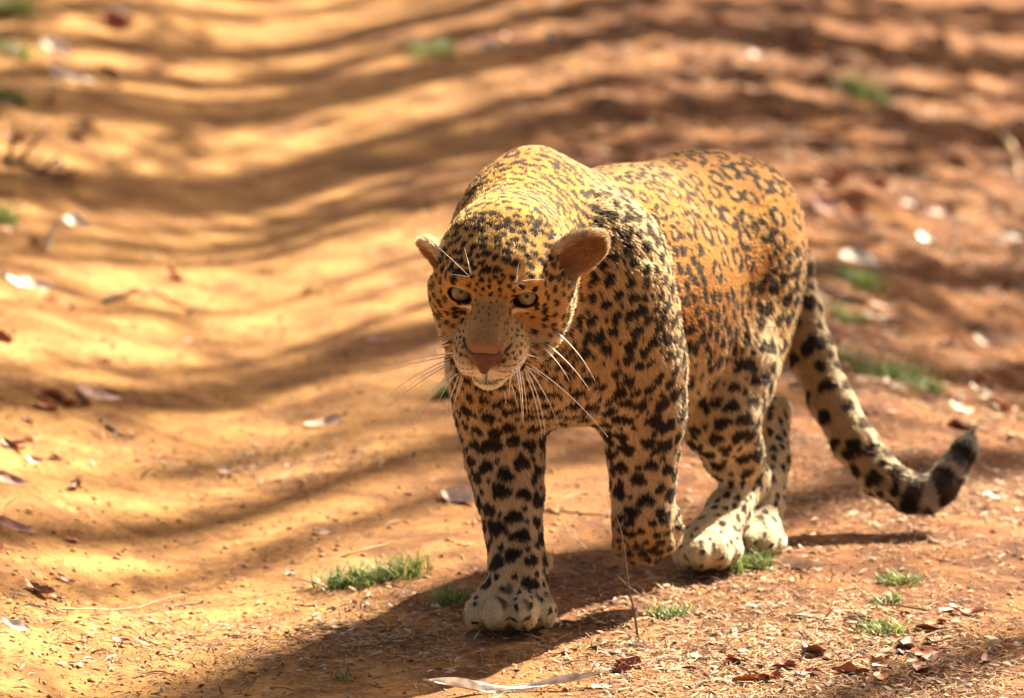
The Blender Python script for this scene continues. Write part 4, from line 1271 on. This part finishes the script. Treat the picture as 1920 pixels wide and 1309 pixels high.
TUFTS = [(660, 1096, 62, 240, .045, "green grass tuft in the leopard's shadow left of the forepaw"), (745, 1080, 60, 220, .045, "grass tuft in the shadow, between the left tuft and the forepaw"),
 (855, 1130, 46, 160, .035, "dim grass tuft touching the standing forepaw"), (1400, 1066, 62, 260, .040, "bright green grass tuft at the toes of the hind paw"),
 (1252, 1156, 46, 150, .026, "small green tuft right of the dry stalk"), (1690, 1094, 50, 150, .028, "sunlit green tuft at the lower right, above the brown twig"),
 (1662, 1130, 40, 100, .022, "grass tuft just below the sunlit one at the lower right"), (1655, 1186, 56, 110, .032, "thin grass blades round the rolled brown leaf"),
 (642, 1276, 26, 26, .028, "tiny tuft of three or four bright blades at the bottom edge"), (1650, 706, 100, 420, .055, "largest green tuft, right of the tail"),
 (1740, 735, 36, 120, .04, "small tuft at the right end of the largest one"), (1618, 532, 50, 260, .050, "green tuft below the brightest white leaf"),
 (1594, 606, 40, 150, .035, "faint green tuft under the long dark rolled leaf"), (815, 104, 50, 200, .06, "blurred green tuft at the top left of the leopard"),
 (1622, 192, 50, 240, .07, "blurred green tuft at the top right"), (14, 30, 56, 260, .09, "green tuft in the top left corner"), (16, 104, 50, 200, .07, "second green tuft down the left edge"),
 (18, 196, 34, 140, .05, "third and smallest green tuft down the left edge"), (4, 418, 34, 160, .06, "green tuft at the left edge beside the shining leaf"),
 (846, 742, 30, 200, .040, "green tuft seen behind the leopard's left whiskers"), (1730, 1004, 30, 40, .02, "wisp of dry grass near the end of the tail's shadow")]
rg2 = np.random.default_rng(77)
for (px, py, wpx, n, hg, lab) in TUFTS:
    p = ground_at(px, py); sp = wpx / FP * np.linalg.norm(p - CAM) * .5
    V, info, C = blades(np.array([p, p + np.array([sp * .9, sp * .5, 0]), p - np.array([sp, -sp * .3, 0])]), int(n * 1.15), hg * .85, .0030, GREEN if n > 45 or n < 30 else [(.5, .35, .2)], rg2, 1.1, spread=np.array([sp * .45, sp * .8]))
    o = blade_object("grass_tuft", V, info, C, gr_m)
    tag(o, lab, "grass", group="grass tufts on the track")

# ---- uncountable litter: straw, crumbs of earth, leaf scraps
def lit_density(x, y):
    p = np.stack([x, y, x * 0], -1)
    d = .045 + .60 * sstep(-.1, .5, x) + .4 * sstep(-.75, -1.2, x)
    d = d * (.35 + 1.3 * sstep(-.25, .45, N1.fbm(p * 3.1, 3)))
    d = d + 1.6 * np.exp(-(((x - .42) / .30)**2 + ((y + .10) / .28)**2))            # straw patch at the lower right
    d = d + .8 * np.exp(-(((x + .20) / .22)**2 + ((y - .02) / .22)**2)) + .6 * np.exp(-(((x + .55) / .30)**2 + ((y + .05) / .25)**2))
    d = d + .7 * np.exp(-(((x + .45) / .20)**2 + ((y - 1.35) / .15)**2))
    return d
def scatter(n, seed, y0=-.75, y1=7.4, pow_=1.0, dens=True):
    rg = np.random.default_rng(seed); out = []
    while sum(map(len, out)) < n:
        m = n * 2
        y = y0 + (y1 - y0) * rg.random(m)**pow_; hw = .085 * (y + 9.8) * 1.15
        x = (rg.random(m) * 2 - 1) * hw
        k = rg.random(m) < (lit_density(x, y) / 1.5 if dens else 1) ; out.append(np.stack([x[k], y[k]], 1))
    q = np.concatenate(out)[:n]
    return np.stack([q[:, 0], q[:, 1], height(q[:, 0], q[:, 1])], 1), rg
def litter_obj(name, V, T, C, mat, label):
    me = fast_mesh(name, V, T, False); set_color(me, "tone", np.clip(C, 0, 1)); me.materials.append(mat)
    return tag(link(bpy.data.objects.new(name, me)), label, "litter" if 'litter' in name or 'straw' in name else "earth", kind="stuff")
tone_m, n_, l_, b_ = new_mat("litter_tone")
a_ = n_.new("ShaderNodeAttribute"); a_.attribute_name = "tone"; l_.new(a_.outputs["Color"], b_.inputs["Base Color"]); b_.inputs["Roughness"].default_value = .8
b_.inputs["Specular IOR Level"].default_value = .3
# straw
c, rg = scatter(36000, 5, pow_=1.5); n = len(c)
a = rg.random(n) * 6.283; Ls = .005 + .018 * rg.random(n)**3 + .004 * rg.random(n); el = rg.normal(size=n) * .16 + .06
el = np.where(rg.random(n) < .06, el + .5, el)
d = np.stack([np.cos(a) * np.cos(el), np.sin(a) * np.cos(el), np.sin(el)], 1); sd = np.stack([-np.sin(a), np.cos(a), rg.normal(size=n) * .5], 1)
bow = rg.normal(size=(n, 1)) * .18 * Ls[:, None]; w = (.0004 + .0011 * rg.random(n)**2)[:, None]
cz = c + np.array([0, 0, .0012]) + np.array([0, 0, 1]) * (np.abs(np.sin(el)) * Ls)[:, None] * .5
p0 = cz - d * Ls[:, None]; p1 = cz + sd * bow + np.array([0, 0, .001]); p2 = cz + d * Ls[:, None]
V = np.stack([p0 - sd * w, p0 + sd * w, p1 - sd * w, p1 + sd * w, p2, p1 + np.array([0, 0, 1]) * w * 1.2], 1).reshape(-1, 3)
T = (np.array([[0, 1, 5], [0, 5, 2], [1, 3, 5], [2, 5, 4], [5, 3, 4]])[None] + (np.arange(n) * 6)[:, None, None]).reshape(-1, 3)
pal = np.array([(.56, .36, .20), (.40, .22, .11), (.20, .10, .055), (.66, .48, .32), (.44, .30, .22), (.14, .075, .045), (.50, .27, .12)])
C = np.repeat(.72 * pal[rg.integers(0, len(pal), n)] * (.7 + .5 * rg.random((n, 1))), 6, 0)
litter_obj("straw_litter", V, T, C, tone_m, "scattered dry straw and stem bits over the dirt track")
# leaf scraps
c, rg = scatter(8000, 8, pow_=1.25); n = len(c)
a = rg.random(n) * 6.283; s = (.0028 + .009 * rg.random(n)**3)[:, None]; s = s * (1 + .5 * (c[:, 1:2] > 2.0))
d = np.stack([np.cos(a), np.sin(a), rg.normal(size=n) * .25], 1); sd = np.stack([-np.sin(a), np.cos(a), rg.normal(size=n) * .35], 1)
up = np.array([0, 0, .35]) * rg.normal(size=(n, 1)) * s
cz = c + np.array([0, 0, .0015]) + np.array([0, 0, 1]) * s * .25
V = np.stack([cz - d * s, cz + sd * s * .45 + up * .6, cz + d * s + up, cz - sd * s * .4 + up * .3, cz + np.array([0, 0, .25]) * s], 1).reshape(-1, 3)
T = (np.array([[0, 1, 4], [1, 2, 4], [2, 3, 4], [3, 0, 4]])[None] + (np.arange(n) * 5)[:, None, None]).reshape(-1, 3)
pal = np.array([(.62, .42, .30), (.42, .18, .09), (.22, .09, .05), (.74, .60, .48), (.34, .12, .06), (.50, .33, .24)])
C = np.repeat(.72 * pal[rg.integers(0, len(pal), n)] * (.7 + .5 * rg.random((n, 1))), 5, 0)
litter_obj("leaf_litter", V, T, C, tone_m, "scattered crumbs of dead leaves over the dirt track")
# crumbs of earth and grit
octa = np.array([[1, 0, 0], [-1, 0, 0], [0, 1, 0], [0, -1, 0], [0, 0, 1], [0, 0, -1]], float)
of = np.array([[0, 2, 4], [2, 1, 4], [1, 3, 4], [3, 0, 4], [2, 0, 5], [1, 2, 5], [3, 1, 5], [0, 3, 5]])
c1_, rg = scatter(34000, 12, pow_=1.6, dens=False); n = len(c1_)
s = (.0010 + .0050 * rg.random(n)**7)[:, None, None]
V = octa[None] * (1 + .35 * rg.normal(size=(n, 6, 1))) * s * np.array([1.2, 1.2, .8]) + c1_[:, None, :]
T = (of[None] + (np.arange(n) * 6)[:, None, None]).reshape(-1, 3)
pal = np.array([(.44, .22, .085), (.55, .31, .13), (.36, .17, .07), (.62, .40, .20), (.40, .20, .09)])
C = np.repeat(.72 * pal[rg.integers(0, len(pal), n)] * (.8 + .4 * rg.random((n, 1))), 6, 0)
litter_obj("earth_crumbs", V.reshape(-1, 3), T, C, tone_m, "crumbs of red earth and grit over the dirt track")
# short dry grass stubble at the lower right and round the tufts
cs = np.array([ground_at(px, py) for px, py in ((1300, 1130), (1420, 1110), (1500, 1150), (1380, 1200), (1560, 1120), (1620, 1160), (1480, 1240), (1600, 1220), (1280, 1200), (1560, 950), (1620, 900), (1700, 1030), (700, 1120), (820, 1120), (1240, 1290), (1330, 1290))])
rg3 = np.random.default_rng(5)
V, info, C = blades(cs, 1900, .016, .0011, [(.52, .34, .19), (.40, .22, .12), (.24, .14, .08), (.62, .46, .30), (.30, .28, .10)], rg3, 1.5, segs=3, spread=np.array([.045, .07]))
o = blade_object("dry_grass", V, info, C, gr_m); tag(o, "short dry brown stubble of grass on the track", "grass", kind="stuff")
